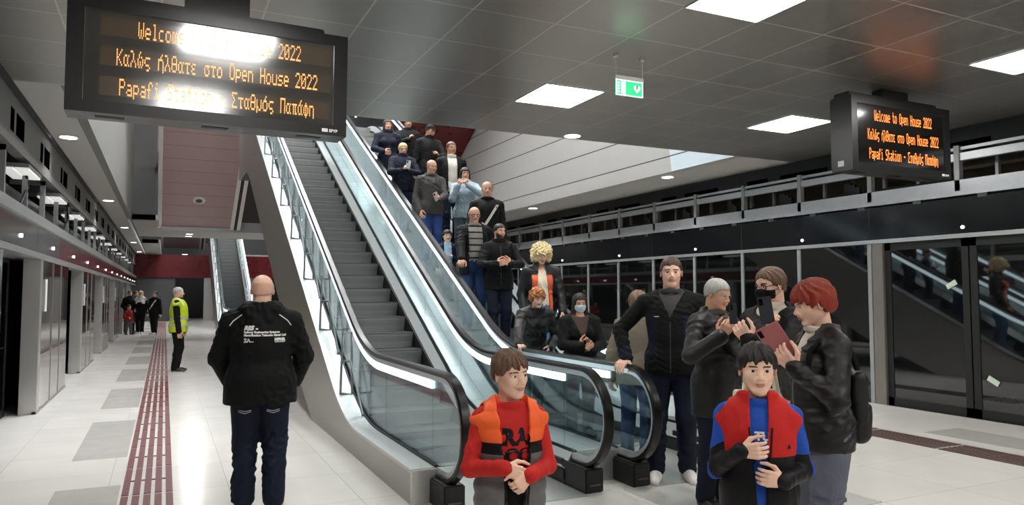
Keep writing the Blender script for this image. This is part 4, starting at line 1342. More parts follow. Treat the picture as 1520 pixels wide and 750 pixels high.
# ------------------------------------------------------------------ writing: dot-matrix letters and outline letters
GLY = {}
def _g(ch, rows): GLY[ch] = rows.split('/')
for ch, rows in {
 'W': '1...1/1...1/1...1/1.1.1/1.1.1/1.1.1/.1.1.', 'e': '...../...../.111./1...1/11111/1..../.111.', 'l': '.11../..1../..1../..1../..1../..1../.111.', 'c': '...../...../.111./1..../1..../1..../.111.',
 'o': '...../...../.111./1...1/1...1/1...1/.111.', 'm': '...../...../11.1./1.1.1/1.1.1/1.1.1/1.1.1', 't': '.1.../.1.../1111./.1.../.1.../.1..1/..11.', 'O': '.111./1...1/1...1/1...1/1...1/1...1/.111.',
 'p': '...../...../1111./1...1/1...1/1111./1..../1....', 'n': '...../...../1111./1...1/1...1/1...1/1...1', 'H': '1...1/1...1/1...1/11111/1...1/1...1/1...1', 'u': '...../...../1...1/1...1/1...1/1...1/.1111',
 's': '...../...../.1111/1..../.111./....1/1111.', '2': '.111./1...1/....1/...1./..1../.1.../11111', '0': '.111./1...1/1..11/1.1.1/11..1/1...1/.111.', 'K': '1...1/1..1./1.1../11.../1.1../1..1./1...1',
 'α': '...../...../.11.1/1..1./1..1./1..1./.11.1', 'λ': '11.../..1../..1../..1../.1.1./1...1/1...1', 'ώ': '..1../.1.../.1.1./1...1/1.1.1/1.1.1/.1.1.', 'ς': '...../...../.1111/1..../1..../.111./....1/..11.',
 'ή': '...1./..1../1111./1...1/1...1/1...1/1...1/....1', 'θ': '.111./1...1/1...1/11111/1...1/1...1/.111.', 'τ': '...../...../11111/..1../..1../..1../..11.', 'ε': '...../...../.111./1..../.11../1..../.111.',
 'σ': '...../...../.1111/1..1./1...1/1...1/.111.', 'P': '1111./1...1/1...1/1111./1..../1..../1....', 'a': '...../...../.111./....1/.1111/1...1/.1111', 'f': '..11./.1..1/.1.../111../.1.../.1.../.1...',
 'i': '..1../...../.11../..1../..1../..1../.111.', 'S': '.1111/1..../1..../.111./....1/....1/1111.', '-': '...../...../...../.111./...../...../.....', 'Σ': '11111/1..../.1.../..1../.1.../1..../11111',
 'μ': '...../...../1...1/1...1/1...1/11..1/1.11./1....', 'ό': '...1./..1../.111./1...1/1...1/1...1/.111.', 'Π': '11111/1...1/1...1/1...1/1...1/1...1/1...1', 'π': '...../...../11111/.1.1./.1.1./.1.1./.1.11',
 'ά': '...1./..1../.11.1/1..1./1..1./1..1./.11.1', 'φ': '...../..1../.111./1.1.1/1.1.1/1.1.1/.111./..1..', 'η': '...../...../1111./1...1/1...1/1...1/1...1/....1', 'ο': '...../...../.111./1...1/1...1/1...1/.111.',
 'Κ': '1...1/1..1./1.1../11.../1.1../1..1./1...1'}.items(): _g(ch, rows)
def dot_line(text, cx, y, z0, dx, dz):
    """one line of lit dots, centred at cx, base line z0, facing -y"""
    mb = MB(); n = len(text); x = cx - n * 6 * dx / 2
    for ch in text:
        for r, row in enumerate(GLY.get(ch, [])):
            for c, v in enumerate(row):
                if v == '1':
                    a, b_ = x + c * dx, z0 + (6 - r) * dz
                    mb.box(a + dx * .08, a + dx * .92, y - .0015, y, b_ + dz * .1, b_ + dz * .9)
        x += 6 * dx
    return mb
def text_tris(txt, size, bold=0.0, shear=0.0):
    cu = bpy.data.curves.new('lettering', 'FONT'); cu.body = txt; cu.size = size; cu.offset = bold; cu.shear = shear
    cu.resolution_u = 3
    ob = bpy.data.objects.new('lettering', cu); COL.objects.link(ob)
    me = bpy.data.meshes.new_from_object(ob.evaluated_get(bpy.context.evaluated_depsgraph_get()))
    v = [tuple(q.co) for q in me.vertices]; f = [tuple(p.vertices) for p in me.polygons]
    bpy.data.objects.remove(ob); bpy.data.curves.remove(cu); bpy.data.meshes.remove(me)
    return v, f

# ------------------------------------------------------------------ hanging displays
M_HOUS = mat('display_housing', rgb(26, 26, 27), 0.35, spec=0.5, var=0.08)
M_SCREEN = mat('display_screen', rgb(20, 19, 18), 0.12, spec=1.0, ior=2.0, var=0.04)
M_BAND = mat('unlit_dot_band', rgb(46, 33, 16), 0.14, spec=1.0, ior=2.0, var=0.2, scale=90, emit=rgb(110, 74, 22), estr=0.08)
M_LED = mat('amber_led', rgb(255, 170, 60), 0.5, emit=(1.0, 0.46, 0.19, 1), estr=0.85)
M_LEDO = mat('orange_led', rgb(255, 120, 40), 0.5, emit=(1.0, 0.27, 0.06, 1), estr=1.6)
def make_display(x0, x1, yf, z0, z1, depth, led, label, band):
    w, hgt = x1 - x0, z1 - z0
    t = empty('hanging_display', ((x0 + x1) / 2, yf, z0))
    a = w / 2
    mb = MB()
    # body with chamfered foot, extruded along x
    prof = [(0.0, 0.0), (depth * .95, 0.0), (depth, .03), (depth, hgt - .02), (depth - .02, hgt), (0.0, hgt)]
    vs = [(-a, y, z) for y, z in prof] + [(a, y, z) for y, z in prof]; k = len(prof)
    mb.add(vs, [tuple(range(k)), tuple(range(2 * k - 1, k - 1, -1))] + [(i, (i + 1) % k, k + (i + 1) % k, k + i) for i in range(k)])
    mb.build('housing', M_HOUS, t)
    mb = MB(); mb.box(-a + .02, a - .09 * w, .03, depth - .03, hgt, hgt + .05, b=.01); mb.build('top_housing', M_HOUS, t)
    mb = MB(); mb.box(-.22, .22, .06, depth - .06, hgt + .04, ZC - z0 - .002, b=.01); mb.build('ceiling_mount', M_HOUS, t)
    mb = MB()
    f = .055 * w
    for q in ((-a, a, 0, .105 * hgt), (-a, a, hgt * .90, hgt), (-a, -a + f, .105 * hgt, .9 * hgt), (a - f, a, .105 * hgt, .9 * hgt)): mb.box(q[0], q[1], -.022, 0.0, q[2], q[3])
    mb.build('bezel', M_HOUS, t)
    mb = MB(); mb.box(-a + f, a - f, -.010, -.002, .105 * hgt, .9 * hgt); mb.build('screen', M_SCREEN, t)
    lines = ('Welcome to Open House 2022', 'Καλώς ήλθατε στο Open House 2022', 'Papafi Station - Σταθμός Παπάφη')
    dx = .725 * w / (32 * 6); dz = .150 * hgt / 7
    for q, zc in zip(lines, (.765, .505, .245)):
        if band:
            mb = MB(); mb.box(-a + .105 * w, a - .07 * w, -.0115, -.010, (zc - .085) * hgt, (zc + .085) * hgt); mb.build('dot_band', M_BAND, t)
        dot_line(q, .02 * w, -.0118, (zc - .075) * hgt, dx, dz).build('text_line', led, t)
    for xs in (-.72, .0, .72):
        mb = MB(); mb.box(xs * a - .09, xs * a + .09, depth * .3, depth * .55, -.004, .001); mb.build('vent_slot', M_BLACK, t)
    v, fc = text_tris('EPYP', .03, .0015)
    mb = MB(); mb.add([(x + a * .80 + .055, -.0235, z + .035 * hgt) for x, z, _ in v], fc); mb.box(a * .80, a * .80 + .045, -.0235, -.0225, .033 * hgt, .033 * hgt + .026); mb.build('maker_mark', M_WHITEPL, t)
    mb = MB(); mb.box(-a - .003, -a, depth * .35, depth * .65, .05, .11); mb.build('side_label', M_WHITEPL, t)
    return tag(t, label, 'display')
make_display(-.63, 1.245, 5.6, 2.815, 3.60, .27, M_LED, 'large black hanging display with amber text at the upper left', True).rotation_euler = (0.024, 0, 0.032)
make_display(6.47, 8.07, 5.3, 2.90, 3.70, .25, M_LEDO, 'black hanging display with orange text at the upper right, its side face visible', False)

# green safety sign
t = empty('safety_sign', (3.93, 5.66, 3.47))
mb = MB(); mb.box(-.16, .16, -.015, .015, 0.145, .185, b=.004); mb.build('sign_rail', M_WHITEPL, t)
mb = MB(); mb.box(-.152, .152, -.008, .008, -.005, .145); mb.build('sign_panel', mat('lit_green_sign', rgb(30, 150, 90), 0.3, emit=(0.02, 0.36, 0.13, 1), estr=2.2), t)
M_SIGNW = mat('lit_white_sign', rgb(240, 250, 244), 0.3, emit=(0.75, 1, 0.85, 1), estr=1.6)
mb = MB()
for q in ((-.152, .152, .136, .145), (-.152, .152, -.005, .004), (-.152, -.143, 0, .14), (.143, .152, 0, .14)): mb.box(q[0], q[1], -.0095, -.008, q[2], q[3])
mb.box(-.095, -.045, -.0095, -.008, .012, .128)
h = [(.085 + .0026 * 16 * math.sin(a) ** 3 * .9, .073 + .0026 * (13 * math.cos(a) - 5 * math.cos(2 * a) - 2 * math.cos(3 * a) - math.cos(4 * a))) for a in np.linspace(0, 2 * PI, 28, endpoint=False)]
mb.add([(x, -.0095, z) for x, z in h], [tuple(range(28))])
for i in range(4): mb.box(-.135, -.112, -.0095, -.008, .02 + i * .028, .036 + i * .028)
mb.build('sign_pictogram', M_SIGNW, t)
mb = MB(); mb.add([(.085 + x, -.0102, .075 + z) for x, z in ((-.006, .03), (.012, .03), (.003, .006), (.014, .006), (-.012, -.03), (-.003, -.004), (-.014, -.004))], [(0, 1, 2, 3, 4, 5, 6)]); mb.build('sign_bolt', mat('sign_green', rgb(30, 130, 80), 0.4), t)
for x in (-.15, .15):
    mb = MB(); mb.tube([(x, 0, .17), (x, 0, ZC - 3.47 - .02)], .006, 8); mb.disc((x, 0, ZC - 3.47 - .025), .025, .024, 16); mb.build('hanger_rod', M_WHITEPL, t)
tag(t, 'green and white lit safety sign with heart symbol hanging from the grey ceiling', 'sign')
# ------------------------------------------------------------------ placing people and what they carry
from mathutils.bvhtree import BVHTree
CY, SY = math.cos(YAW), math.sin(YAW)
def ground(px, d):
    xr = (px - 760) / FPX * d
    return (xr * CY + d * SY, d * CY - xr * SY)
def ray(px, py):
    r = np.array([CY, -SY, 0]); f0 = np.array([SY, CY, 0]); up = np.array([0, 0, 1.0])
    f = f0 * math.cos(PITCH) + up * math.sin(PITCH); u = -f0 * math.sin(PITCH) + up * math.cos(PITCH)
    return r * (px - 760) / FPX + u * (375 - py) / FPX + f
def at_px(px, py, d): return tuple(np.array([0, 0, CAM_H]) + ray(px, py) * d)
def on_step(px, py, X0, htarget):
    """the escalator step on which a person of about this height puts the crown of the head at that pixel"""
    best = None
    dv = ray(px, py)
    for k in range(-4, 26):
        ys = 7.625 + 0.2 / SL * k
        Y = ys + 0.21
        z = (SL * ramp(ys + 0.20, 7.685, 0.5) if ys < 9 else SL * (ys + 0.20 - 7.685)) if k >= 0 else 0.012
        t = Y / dv[1]; X = dv[0] * t; h = CAM_H + dv[2] * t - z
        if not 3.78 <= X <= 4.66: continue
        c = abs(h - htarget) + abs(X - X0) * 1.0
        if best is None or c < best[0]: best = (c, X, Y, z + .006, h)
    return best[1:4], best[4]
def decal(person, garment, name, tris, cx, cz, m, back=False, off=.0025, parent=None):
    """flat lettering laid onto a garment, following its surface"""
    me = garment.data
    bvh = BVHTree.FromPolygons([v.co[:] for v in me.vertices], [p.vertices[:] for p in me.polygons])
    v, f = tris
    sg = -1 if back else 1
    out = []
    for x, z, _ in v:
        o = Vector((cx + sg * x, 1.0 if back else -1.0, cz + z))
        hit, nml, _, _ = bvh.ray_cast(o, Vector((0, -1 if back else 1, 0)))
        y = hit.y if hit else (0.1 if back else -.1)
        out.append((o.x, y + (off if back else -off), o.z))
    mb = MB(); mb.add(out, f)
    return mb.build(name, m, parent or garment)
def bar_tris(x0, x1, z0, z1, nx=8, nz=2):
    v = [(x0 + (x1 - x0) * i / nx, z0 + (z1 - z0) * j / nz, 0) for j in range(nz + 1) for i in range(nx + 1)]
    f = [(j * (nx + 1) + i, j * (nx + 1) + i + 1, (j + 1) * (nx + 1) + i + 1, (j + 1) * (nx + 1) + i) for j in range(nz) for i in range(nx)]
    return v, f
def line_on(person, garment, name, pts, m, r=.004, back=False, seg=14):
    """a zip or piping line following the garment; pts are (x, z)"""
    me = garment.data
    bvh = BVHTree.FromPolygons([v.co[:] for v in me.vertices], [p.vertices[:] for p in me.polygons])
    out = []
    for (xa, za), (xb, zb) in zip(pts[:-1], pts[1:]):
        for i in range(seg):
            t = i / (seg - 1); o = Vector((xa + (xb - xa) * t, 1.0 if back else -1.0, za + (zb - za) * t))
            hit = bvh.ray_cast(o, Vector((0, -1 if back else 1, 0)))[0]
            if hit: out.append(tuple(hit))
    if len(out) < 3: return
    mb = MB(); mb.tube(out, r, 6)
    return mb.build(name, m, garment, True)
M_PHONE = mat('phone_back', rgb(58, 59, 64), 0.2, spec=0.6); M_SCR = mat('phone_screen', rgb(10, 11, 13), 0.08)
def frame3(long, nrm_):
    l = Vector(long).normalized(); n = Vector(nrm_); n = (n - l * n.dot(l)).normalized(); s = n.cross(l)
    return Matrix((s, n, l)).transposed()
def phone(center, long, normal, label, w=.072, hh=.15, m=None, cat='phone', th=.008, name='phone', lens=True):
    t = empty(name, center); t.rotation_euler = frame3(long, normal).to_euler()
    mb = MB(); mb.box(-w / 2, w / 2, -th / 2, th / 2, -hh / 2, hh / 2, b=.003); mb.build('case', m or M_PHONE, t)
    mb = MB(); mb.box(-w / 2 + .004, w / 2 - .004, th / 2, th / 2 + .001, -hh / 2 + .004, hh / 2 - .004); mb.build('screen', M_SCR, t)
    if lens:
        mb = MB(); mb.box(-w / 2 + .008, -w / 2 + .03, -th / 2 - .002, -th / 2, hh / 2 - .05, hh / 2 - .01, b=.001); mb.build('camera_lens', M_SCR, t)
    tag(t, label, cat); return t

# ================================================================== the two boys in front
C_REDJ = cloth('red_jersey', rgb(186, 40, 36)); C_ORANGE = cloth('orange_quilt', rgb(240, 100, 50), 0.5, var=.06); C_GREYQ = cloth('grey_quilt', rgb(104, 102, 102), 0.5, var=.08); C_BLKQ = cloth('black_quilt', rgb(18, 18, 20), 0.5)
gx, gy = ground(757, 3.5)
p = Person((gx, gy, 0), 14, 1.33, .0036, head=.166, girth=1.04, hyaw=20, hpitch=4, hroll=-3, shoulder=.93,
           L=dict(w=(.030, -.146, .588), d=(-.75, -.25, -.62), n=(-.25, .9, -.1), hint=(.75, .6, -.5), curl=(45, 50, 30), thumb=.2),
           R=dict(w=(-.048, -.134, .615), d=(.80, -.30, -.35), n=(.1, .95, -.2), hint=(-.75, .6, -.5), curl=(40, 50, 30), thumb=.2))
p.tag('boy in orange, black and grey quilted vest over red jersey, hands clasped')
p.body(SKIN['boy'], H_BR); p.eyes(look=(12, 0)); p.hair('boy', hairm('chestnut', rgb(92, 66, 48)), seed=2)
jer = p.top('jersey', C_REDJ, t=.011, sleeve=.97, collar=.012, hem=.585, fold=.004, seed=4)
def vestm(fc, s):
    z = ((fc - s.piv) @ s.Rm)[:, 2] + s.piv[2]; z /= s.h
    return np.where(z > .687, 0, np.where(z > .650, 1, 2))
vst = p.top('vest', [C_ORANGE, C_BLKQ, C_GREYQ], t=.030, arms=False, hem=.44, collar=.05, vopen=lambda z: np.where(z > .2, .040 + .02 * (z - .2), .040 - .03 * (.2 - z)), matfn=vestm, fold=.003, puff=(.058, .0055), seed=5, neckcut=True)
p.trousers(C_BLACK); p.shoes(SHOEB)
decal(p, jer, 'print', text_tris('RA', .10, .006), -.062, .905, C_BLKQ); decal(p, jer, 'print', text_tris('CO', .085, .006), -.050, .825, C_BLKQ)
line_on(p, vst, 'zip', [(-.062, .98), (-.06, .86), (-.052, .62)], C_BLKQ, .005); line_on(p, vst, 'zip', [(.066, .98), (.064, .86), (.05, .62)], C_BLKQ, .005)

C_BLUEJ = cloth('blue_jersey', rgb(34, 76, 164)); C_REDV = cloth('red_fleece', rgb(188, 36, 34), 0.7, var=.07)
gx, gy = ground(1121, 3.3)
p = Person((gx, gy, 0), 4, 1.375, .0036, head=.163, girth=1.04, hyaw=4, hpitch=3, shoulder=.93,
           L=dict(w=(.062, -.112, .585), d=(-.80, -.35, .18), n=(-.25, .95, .0), hint=(.55, .6, -1), curl=(30, 45, 25), thumb=.3),
           R=dict(w=(-.058, -.120, .672), d=(.85, -.30, .12), n=(.2, .95, .0), hint=(-.55, .6, -1), curl=(30, 45, 25), thumb=.3))
p.tag('boy in red and black vest over blue jersey with black cuffs, hands on chest')
p.body(SKIN['boy'], H_DK); p.eyes(); p.hair('boy', H_DK, seed=5)
def jerm(fc, s):
    m = np.zeros(len(fc), int)
    for a in s.arms.values():
        u = a['w'] - a['el']; t = ((fc - a['el']) @ u) / (u @ u); dist = np.linalg.norm(fc - (a['el'] + np.clip(t, 0, 1)[:, None] * u), axis=1)
        m[(t > .02) & (dist < .085)] = 1
    return m
jer = p.top('jersey', [C_BLUEJ, C_BLKQ], t=.012, sleeve=.97, collar=.012, hem=.42, matfn=jerm, fold=.004, seed=9)
vst = p.top('vest', [C_REDV, C_BLKQ], t=.028, arms=False, hem=.43, collar=.055, vopen=lambda z: np.where(z > .95, .028, .012 + .018 * np.clip(z, 0, 1)), matfn=lambda fc, s: (fc[:, 2] / s.h < .652).astype(int), fold=.003, seed=7, neckcut=True)
p.trousers(C_BLACK); p.shoes(SHOEB)
decal(p, jer, 'print', text_tris('TU', .05, .002), -.022, .965, M_WHITEPL)
line_on(p, vst, 'zip', [(-.045, 1.02), (-.036, .9), (-.03, .64)], C_BLKQ, .005); line_on(p, vst, 'zip', [(.05, 1.02), (.04, .9), (.03, .64)], C_BLKQ, .005)
decal(p, vst, 'emblem', ([(-.009, 0, 0), (.009, 0, 0), (0, .022, 0)], [(0, 1, 2)]), .12, .93, C_NAVY)

# ================================================================== man in the black work jacket, from behind
gx, gy = ground(390, 5.5)
p = Person((gx, gy, 0), 176, 1.742, .005, girth=1.30, wide=1.12, shoulder=1.12, head=.134, hpitch=6,
           L=dict(w=(.135, -.13, .53), d=(-.6, -.5, -.5), n=(-.3, .8, 0), hint=(1, .55, -.2), curl=(50, 50, 30)), R=dict(w=(-.135, -.13, .53), d=(.6, -.5, -.5), n=(.3, .8, 0), hint=(-1, .55, -.2), curl=(50, 50, 30)),
           fl=dict(a=(.062, .0, .046)), fr=dict(a=(-.062, .02, .046)))
p.tag('bald man seen from behind in black hooded work jacket and dark jeans')
p.body(SKIN['fair'], detail=False)
p.hair('bald', mat('hair_shaved', rgb(205, 162, 141), 0.6, var=.06), name='hair')
jk = p.top('jacket', C_BLACK, t=.034, hem=.452, collar=.06, hood=True, fold=.006, seed=11, loose=.02)
def backm(fc, s):
    z, x, y = fc[:, 2] / s.h, fc[:, 0] / s.h, fc[:, 1]
    return ((z > .30) & (z < .47) & (y > .02)).astype(int) * 0
tr_ = p.trousers(C_JEAND, t=.02, g=1.12, fold=.006, seed=12); p.shoes(SHOEB)
for txt, size, x, z, b_ in (('RES', .042, .110, 1.335, .003), ('sa', .020, .028, 1.338, .001)):
    decal(p, jk, 'back_print', text_tris(txt, size, b_, .25 if txt == 'RES' else 0), x, z, M_WHITEPL, back=True, off=.006)
for txt, size, x, z in (('Railway Engineering Systems', .0215, .110, 1.312), ('Electrification Telecom Signal Ltd', .0215, .110, 1.290)):
    decal(p, jk, 'back_print', text_tris(txt, size, .0012), x, z, M_WHITEPL, back=True, off=.006)
decal(p, jk, 'back_print', text_tris('ΣΛ', .034, .002), .110, 1.247, M_WHITEPL, back=True, off=.006); decal(p, jk, 'back_print', bar_tris(.045, .07, 0, .005), .11, 1.247, M_WHITEPL, back=True, off=.006)
decal(p, jk, 'back_print', text_tris('HPMR', .026, .003), -.105, 1.256, M_WHITEPL, back=True, off=.006); decal(p, jk, 'back_print', bar_tris(0, .068, 0, .005), -.105, 1.244, M_WHITEPL, back=True, off=.006)
for sg in (1, -1): line_on(p, tr_, 'pocket_stitching', [(sg * .055, .745), (sg * .10, .738), (sg * .145, .748)], M_WHITEPL, .003, back=True); line_on(p, tr_, 'pocket_stitching', [(sg * .055, .735), (sg * .10, .722), (sg * .145, .736)], M_WHITEPL, .0025, back=True)
for sg in (1, -1): line_on(p, jk, 'reflective_piping', [(sg * .13, 1.445), (sg * .19, 1.40), (sg * .215, 1.365)], M_WHITEPL, .004, back=True)

# ================================================================== guard in the yellow vest and the far group
C_HIVIS = mat('yellow_hivis', rgb(196, 214, 40), 0.6, var=.06, emit=(0.6, .7, .05, 1), estr=0.0); C_REFL = mat('silver_reflective', rgb(214, 216, 206), 0.4, metal=.3)
p = Person((0.27, 16.5, 0), 82, 1.73, .009, girth=1.15, R=dict(w=(-.13, -.03, .47)), L=dict(w=(.13, -.03, .47)), hyaw=3)
p.tag('man in yellow high-visibility vest standing sideways on the left platform')
p.body(SKIN['fair'], detail=False); p.hair('crop', H_GR)
p.top('jacket', C_BLACK, t=.025, hem=.46, collar=.04, fold=.006)
p.top('vest', [C_HIVIS, C_REFL], t=.046, arms=False, hem=.47, fold=.003, matfn=lambda fc, s: (((fc[:, 2] > .935) & (fc[:, 2] < .985)) | ((fc[:, 2] > 1.06) & (fc[:, 2] < 1.11)) | ((fc[:, 2] > 1.36) & (np.abs(fc[:, 0]) < .16) & (np.abs(fc[:, 0]) > .12))).astype(int))
p.trousers(C_BLACK, t=.018); p.shoes(SHOEB, SHOEW)
C_REDC = cloth('red_coat', rgb(150, 34, 36)); C_WHITE = cloth('white', rgb(220, 216, 208))
for (px, d, hgt, face, hair, hm, top_, legm, lab, sex, hd) in (
    (194, 29.3, 1.72, 20, 'short', H_DK, C_BLACK, C_BLACK, 'distant man in black by the left screen doors, leftmost of the far group', 'm', .133),
    (203, 30.8, 1.70, 60, 'short', H_BR, C_NAVY, C_NAVY, 'distant person in dark coat standing behind the red-coated child', 'm', .133),
    (193, 28.4, 1.16, 40, 'boy', H_DK, C_REDC, C_GREY, 'distant child in red jacket in the far group', 'm', .165),
    (210, 29.0, 1.70, -15, 'long', H_BL, C_BLACK, C_BLACK, 'distant blond woman in black with white scarf', 'f', .133),
    (231, 28.6, 1.68, -35, 'short', H_DK, C_BLACK, C_BLACK, 'distant woman in black coat with pale strap, nearest the tactile strip', 'f', .133)):
    gx, gy = ground(px, d)
    q = Person((gx, gy, 0), face, hgt, .012, sex=sex, head=hd, R=dict(w=(-.10, -.10, .56)), fl=dict(a=(.06, -.05, .046)), fr=dict(a=(-.06, .05, .046)))
    q.tag(lab, 'far group of people')
    q.body(SKIN['fair'], detail=False); q.hair(hair, hm)
    q.top('coat', top_, t=.025, hem=.38 if 'coat' in lab else .46, collar=.03, fold=.006); q.trousers(legm, t=.015, fold=0); q.shoes(SHOEW if sex == 'f' else SHOEB)
    if 'scarf' in lab: q.top('scarf', C_WHITE, t=.040, hem=.70, arms=False, collar=.06, vopen=lambda z: np.where(z < .7, .05, 0), fold=.006)
    if 'strap' in lab:
        mb = MB(); mb.tube([tuple(q.up((.08, -.08, .80))), tuple(q.up((0, -.10, .68))), tuple(q.up((-.12, -.06, .54)))], .022, 6); mb.build('strap', C_WHITE, q.root)

# ================================================================== adults on the right
gx, gy = ground(996, 6.35)
p = Person((gx, gy, 0), -4, 1.918, .0048, head=.139, girth=1.12, shoulder=1.1, wide=1.05, hyaw=6, hpitch=2,
           R=dict(ww=(3.625, 5.30, 1.035), d=(-.35, -.75, -.35), n=(0, .2, -1), hint=(-1, .4, -.2), curl=(22, 35, 25), thumb=.2),
           L=dict(w=(.135, -.045, .475), d=(0, -.2, -1), n=(-1, .1, 0), curl=(45, 50, 30)),
           fl=dict(a=(.06, .03, .046), toe=18), fr=dict(a=(-.075, -.02, .046), toe=2))
p.tag('tall man in black jacket with navy side panels, one hand on the handrail')
p.body(SKIN['fair'], H_BR); p.eyes(); p.hair('crop', H_BR)
def tallm(fc, s):
    q = (fc - s.piv) @ s.Rm + s.piv; x, z = np.abs(q[:, 0]) / s.h, q[:, 2] / s.h
    m = ((z < .74) & (z > .55) & (x > .058) & (x < .125) & (q[:, 1] < .02)).astype(int)
    for a in s.arms.values():
        dd = np.linalg.norm(fc - (a['w'] + (a['el'] - a['w']) * .12), axis=1); m[dd < .08] = 1
    return m
jk = p.top('jacket', [C_BLACK, C_NAVY], t=.026, hem=.475, collar=.055, vopen=lambda z: np.where(z > .70, (z - .70) * .16, 0), fold=.007, matfn=tallm, seed=21)
sh = p.top('sweater', mat('dark_grey_knit', rgb(52, 52, 52), 0.8), t=.010, arms=False, collar=.02, fold=.003)
line_on(p, jk, 'zip', [(0, 1.36), (0, 1.15), (0, .93)], mat('zip_grey', rgb(60, 60, 64), 0.4), .004)
decal(p, jk, 'chest_mark', bar_tris(-.022, .022, 0, .008), -.115, 1.40, M_WHITEPL)
p.trousers(C_JEAND, t=.017, fold=.008, seed=22); p.shoes(SHOEW)

gx, gy = ground(1060, 5.55)
p = Person((gx, gy, 0), 48, 1.715, .005, girth=1.02, shoulder=.94, hyaw=6, hpitch=14,
           L=dict(ww=at_px(1083, 500, 5.25), d=(-.1, -.35, .9), n=(-.4, .9, .1), hint=(.8, .1, -1), curl=(45, 55, 30)),
           R=dict(ww=at_px(1070, 500, 5.2), d=(.25, -.45, .8), n=(.8, .5, .1), hint=(-.8, .1, -1), curl=(45, 55, 30)))
p.tag('grey-haired man with glasses in black coat looking down at a phone')
p.body(SKIN['mid'], H_GR); p.eyes(look=(0, 12)); p.hair('crop', H_GR); p.glasses(M_STEELD, True)
p.top('coat', C_PUFF, t=.028, hem=.40, collar=.045, vopen=lambda z: np.where(z > .72, (z - .72) * .2, 0), fold=.008, seed=31)
p.top('shirt', C_GREY, t=.008, arms=False, collar=.02)
p.trousers(C_NAVY, t=.015); p.shoes(SHOEB)
a = p.arms['L']
phone(at_px(1088, 466, 5.18), (.05, .1, 1), (-.5 * CY + .85 * SY, .5 * SY + .85 * CY, .2), 'dark phone held by the grey-haired man in glasses', .074, .15)

gx, gy = ground(1146, 4.9)
p = Person((gx, gy, 0), -38, 1.775, .0046, girth=1.04, hyaw=-10, hpitch=8,
           R=dict(ww=at_px(1150, 502, 4.42), d=(.05, -.35, .92), n=(.55, .75, .1), hint=(-.7, .2, -1), curl=(40, 50, 30)),
           L=dict(ww=at_px(1112, 507, 4.5), d=(-.45, -.35, .8), n=(-.5, .8, .1), hint=(.9, .2, -.9), curl=(35, 45, 30)))
p.tag('young man in black-rimmed glasses and black face mask raising a phone')
p.body(SKIN['fair'], H_BR); p.eyes(look=(-6, 6)); p.hair('short', hairm('mid_brown', rgb(96, 70, 52))); p.glasses(C_BLACK); p.mask(C_BLACK)
p.top('jacket', C_BLACK, t=.026, hem=.42, collar=.04, vopen=lambda z: np.where(z > .45, (z - .45) * .10, 0), fold=.007, seed=41)
p.top('shirt', cloth('cream_shirt', rgb(206, 196, 180)), t=.010, arms=False, collar=.03)
p.trousers(C_BLACK); p.shoes(SHOEB)
a = p.arms['R']
phone(at_px(1137, 461, 4.36), (-.12, .1, 1), (.3 * CY + .9 * SY, -.3 * SY + .9 * CY, .15), 'dark phone held up by the young man in glasses and mask', .08, .165)
# canvas bag hanging in front of his legs
gx, gy = ground(1126, 4.33)
t = empty('tote_bag', (gx, gy, .72)); t.rotation_euler = (0, 0, -YAW + .15)
S = Sculpt(); S.bx((0, 0, .16), (.18, .028, .16), rd=.025); S.ops.append(('n', 'fn', folds(.012, 40, 3), 0))
np_mesh('bag_body', S.mesh((-.23, -.08, -.05), (.23, .08, .38), .007), cloth('cream_canvas', rgb(216, 208, 190), var=.06), t)
for s_ in (-.02, .02):
    mb = MB(); mb.tube([(-.10, s_, .30), (-.08, s_, .42), (-.03, s_, .56), (.03, s_, .56), (.08, s_, .42), (.10, s_, .30)], .010, 6); mb.build('bag_handle', MATS['cloth_cream_canvas'], t, True)
tag(t, 'cream canvas bag hanging behind the head of the boy in red', 'bag')

gx, gy = ground(1214, 3.95)
p = Person((gx, gy, 0), -66, 1.668, .0042, sex='f', girth=1.06, wide=1.02, hyaw=-2, hpitch=15, head=.138,
           L=dict(ww=at_px(1180, 548, 3.75), d=(-.25, -.65, .75), n=(-.75, .25, .55), hint=(.7, .5, -1), curl=(25, 35, 20), thumb=.1),
           R=dict(ww=at_px(1166, 540, 3.98), d=(.1, -.75, .6), n=(.75, .2, .5), hint=(-.8, .4, -1), curl=(30, 40, 25), thumb=.1))
p.tag('woman with short red hair in black leather jacket holding a tablet in pink cover')
p.body(SKIN['fair'], H_RED); p.eyes(look=(0, 14)); p.hair('pixie', H_RED, seed=3)
jk = p.top('jacket', C_LEATH, t=.022, hem=.468, collar=.035, vopen=lambda z: np.where(z > .62, (z - .62) * .10, 0), fold=.007, seed=51)
p.top('shirt', cloth('pale_top', rgb(200, 190, 176)), t=.008, arms=False, collar=.012)
line_on(p, jk, 'zip', [(0, 1.22), (0, 1.0), (0, .80)], M_STEELD, .004)
p.trousers(C_JEANG, t=.014, fold=.009, seed=52, g=1.06); p.shoes(SHOEB)
aL, aR = p.arms['L'], p.arms['R']
phone(at_px(1151, 506, 3.82), Vector((-.50 * CY - .1, .50 * SY, .9)), Vector((.42 * CY + .85 * SY, -.42 * SY + .85 * CY, .3)), 'tablet in dusty pink cover held by the red-haired woman', .13, .185, mat('dusty_pink_cover', rgb(166, 100, 100), 0.5, var=.05), 'tablet', .012, 'tablet')
